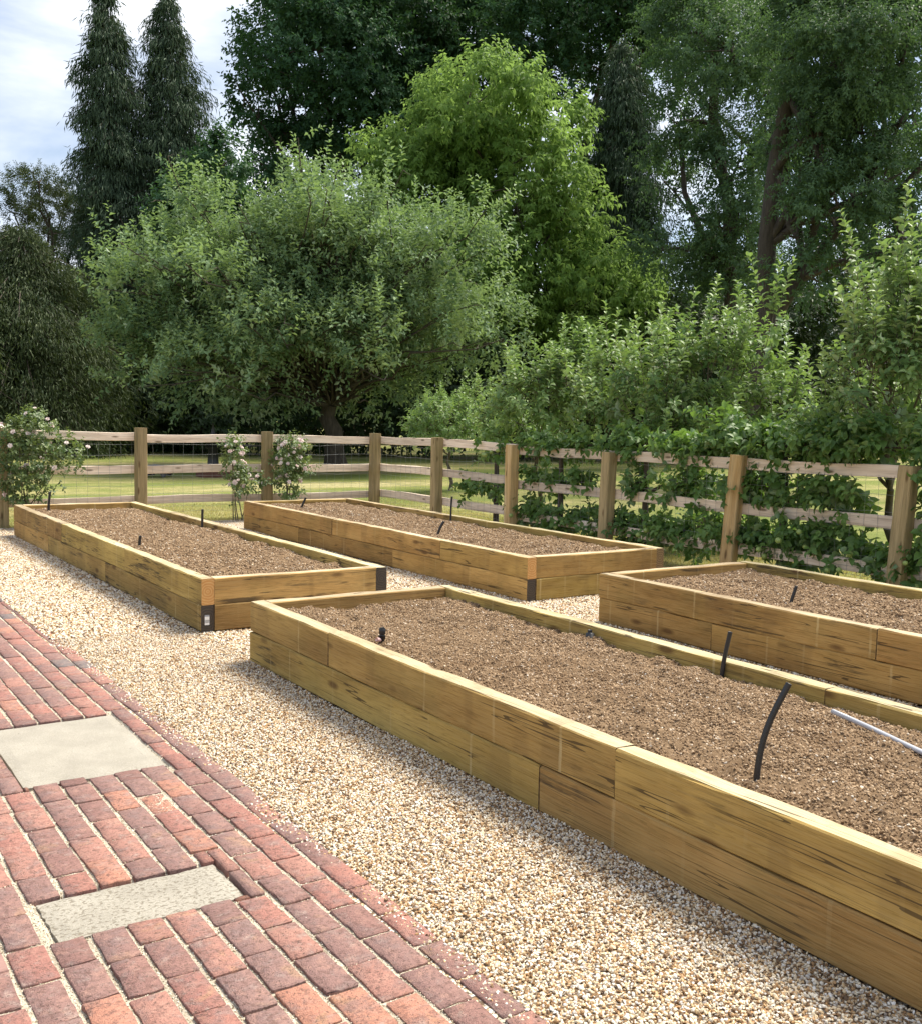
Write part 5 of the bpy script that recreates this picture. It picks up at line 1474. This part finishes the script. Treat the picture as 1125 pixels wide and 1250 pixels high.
def rose(x, y, lobes, label, seed, shoots, blooms, stems):
    g = np.random.default_rng(seed)
    root = empty('rose_bush', (x, y, 0)); tag(root, label, 'rose', 'roses along the fence')
    o0 = np.array([x, y, 0.0])
    tb = Tubes()
    for k in range(stems):
        l = lobes[k % len(lobes)]
        en = np.array(l[:3]) + g.normal(0, .3, 3) * np.array([l[3], l[3], l[4]])
        st = np.array([x + g.normal(0, .05), y + g.normal(0, .04), -0.02])
        md = (st + en) / 2 + g.normal(0, .05, 3)
        ts = np.linspace(0, 1, 7)[:, None]
        tb.tube((1 - ts) ** 2 * st + 2 * ts * (1 - ts) * md + ts ** 2 * en - o0, np.linspace(0.010, 0.004, 7), 5)
    link('stems', tb.mesh('stems'), M_TWIG, root)
    P, d, s = sample_lobes(lobes, shoots, g, 0.6)
    A = unit(d * 0.6 + np.array([0, 0, 0.5]) + g.normal(0, .4, P.shape))
    Ls = g.uniform(0.10, 0.24, len(P))
    pos, D, Nn, l1, w1 = shoots_to_leaves(P - o0, A, Ls, 9, g, 0.062, 0.042, 0.9, 0.3)
    tint = np.clip(np.repeat(g.normal(0.45, .25, len(P)), 9), 0, 1)
    link('foliage', leaves_mesh('foliage', pos, D, Nn, l1, w1, tint, True), M_ROSE, root)
    # blooms: rosettes of petals on the outside of the bush
    B, bd, bs = sample_lobes(lobes, blooms * 6, g, 1.0)
    k = (bd[:, 2] > -0.15) & (bs > 0.9)
    B, bd = B[k][:blooms], bd[k][:blooms]
    PP, DD, NN, LL, WW, TT = [], [], [], [], [], []
    for b_, d_ in zip(B + bd[:len(B)] * 0.03, bd):
        face = unit(d_ * 0.6 + np.array([-0.3, -0.5, 0.5]) + g.normal(0, .25, 3))
        sz = g.uniform(0.028, 0.05)
        q1 = unit(np.cross(face, np.array([0.3, 0.2, 1.0]))); q2 = np.cross(face, q1)
        tb_ = g.random()
        for lay, (cnt, til) in enumerate(((6, 0.35), (5, 0.9), (4, 1.8))):
            for j in range(cnt):
                a_ = 6.283 * j / cnt + lay * 0.5
                dr = np.cos(a_) * q1 + np.sin(a_) * q2
                PP.append(b_ - o0); DD.append(unit(dr + face * til)); NN.append(face - dr * 0.3)
                LL.append(sz * (1 - .15 * lay)); WW.append(sz * 0.95); TT.append(np.clip(tb_ + g.normal(0, .12), 0, 1))
    o = link('blooms', leaves_mesh('blooms', np.array(PP), np.array(DD), np.array(NN), np.array(LL), np.array(WW), np.array(TT), True, fold=0.1), M_BLOOM, root)
    o['kind'] = 'stuff'
    return root


rose(2.98, 15.28, [(2.95, 15.28, 0.95, 0.30, 0.50), (2.78, 15.28, 1.15, 0.22, 0.30), (3.10, 15.26, 1.35, 0.24, 0.28), (3.55, 15.24, 1.05, 0.26, 0.20), (3.0, 15.28, 0.5, 0.25, 0.35), (3.35, 15.26, 0.75, 0.16, 0.16)], 'largest rose bush, fading pink blooms, beside the gravel and a fence post', 61, 420, 38, 7)
rose(6.07, 15.2, [(5.98, 15.2, 0.92, 0.15, 0.30), (6.08, 15.2, 0.6, 0.14, 0.30), (5.98, 15.2, 1.15, 0.12, 0.12), (6.30, 15.22, 0.55, 0.14, 0.16)], 'slim pale pink rose standing clear of the fence post', 62, 120, 36, 5)
rose(6.93, 15.3, [(6.93, 15.3, 0.85, 0.20, 0.28), (6.95, 15.3, 0.5, 0.17, 0.30), (6.98, 15.3, 1.12, 0.20, 0.14), (7.15, 15.28, 0.8, 0.14, 0.18)], 'bushier pale pink rose against the fence post', 63, 210, 50, 6)

# ---- rough grass along the fence foot and on the lawn near it


M_GRASS = leaf_mat('grass_blade', (0.20, 0.21, 0.07), (0.58, 0.49, 0.26), trans=0.25, rough=0.6, spec=0.2)
g = np.random.default_rng(91)


def grass_patch(n, xr, yr, hmin, hmax):
    P = np.stack([g.uniform(*xr, n), g.uniform(*yr, n), np.full(n, -0.04)], -1)
    D = unit(g.normal(0, .45, (n, 3)) * np.array([1, 1, 0]) + np.array([0, 0, 1.0]))
    Nn = unit(g.normal(size=(n, 3)) * np.array([1, 1, .1]))
    return P, D, Nn, g.uniform(hmin, hmax, n), np.full(n, 0.006) * g.uniform(.7, 1.5, n)


parts = [grass_patch(26000, (8.50, 10.5), (5.0, 15.5), 0.025, 0.06), grass_patch(26000, (1.0, 12.0), (15.40, 18.5), 0.025, 0.06), grass_patch(4000, (8.48, 8.8), (5.0, 15.5), 0.04, 0.10), grass_patch(4000, (1.0, 9.0), (15.38, 15.7), 0.03, 0.08)]
cat_ = [np.concatenate(x) for x in zip(*parts)]
tn = np.clip(0.75 + 0.3 * clump_noise(cat_[0], g, 2.5) + g.normal(0, .2, len(cat_[0])), 0, 1)
cat_[4] = cat_[4] * 1.0
gr = link('grass', leaves_mesh('grass', cat_[0], cat_[1], cat_[2], cat_[3], cat_[4], tn, False), M_GRASS)
tag(gr, 'short dry grass growing along the foot of the fence', 'grass', kind='stuff')
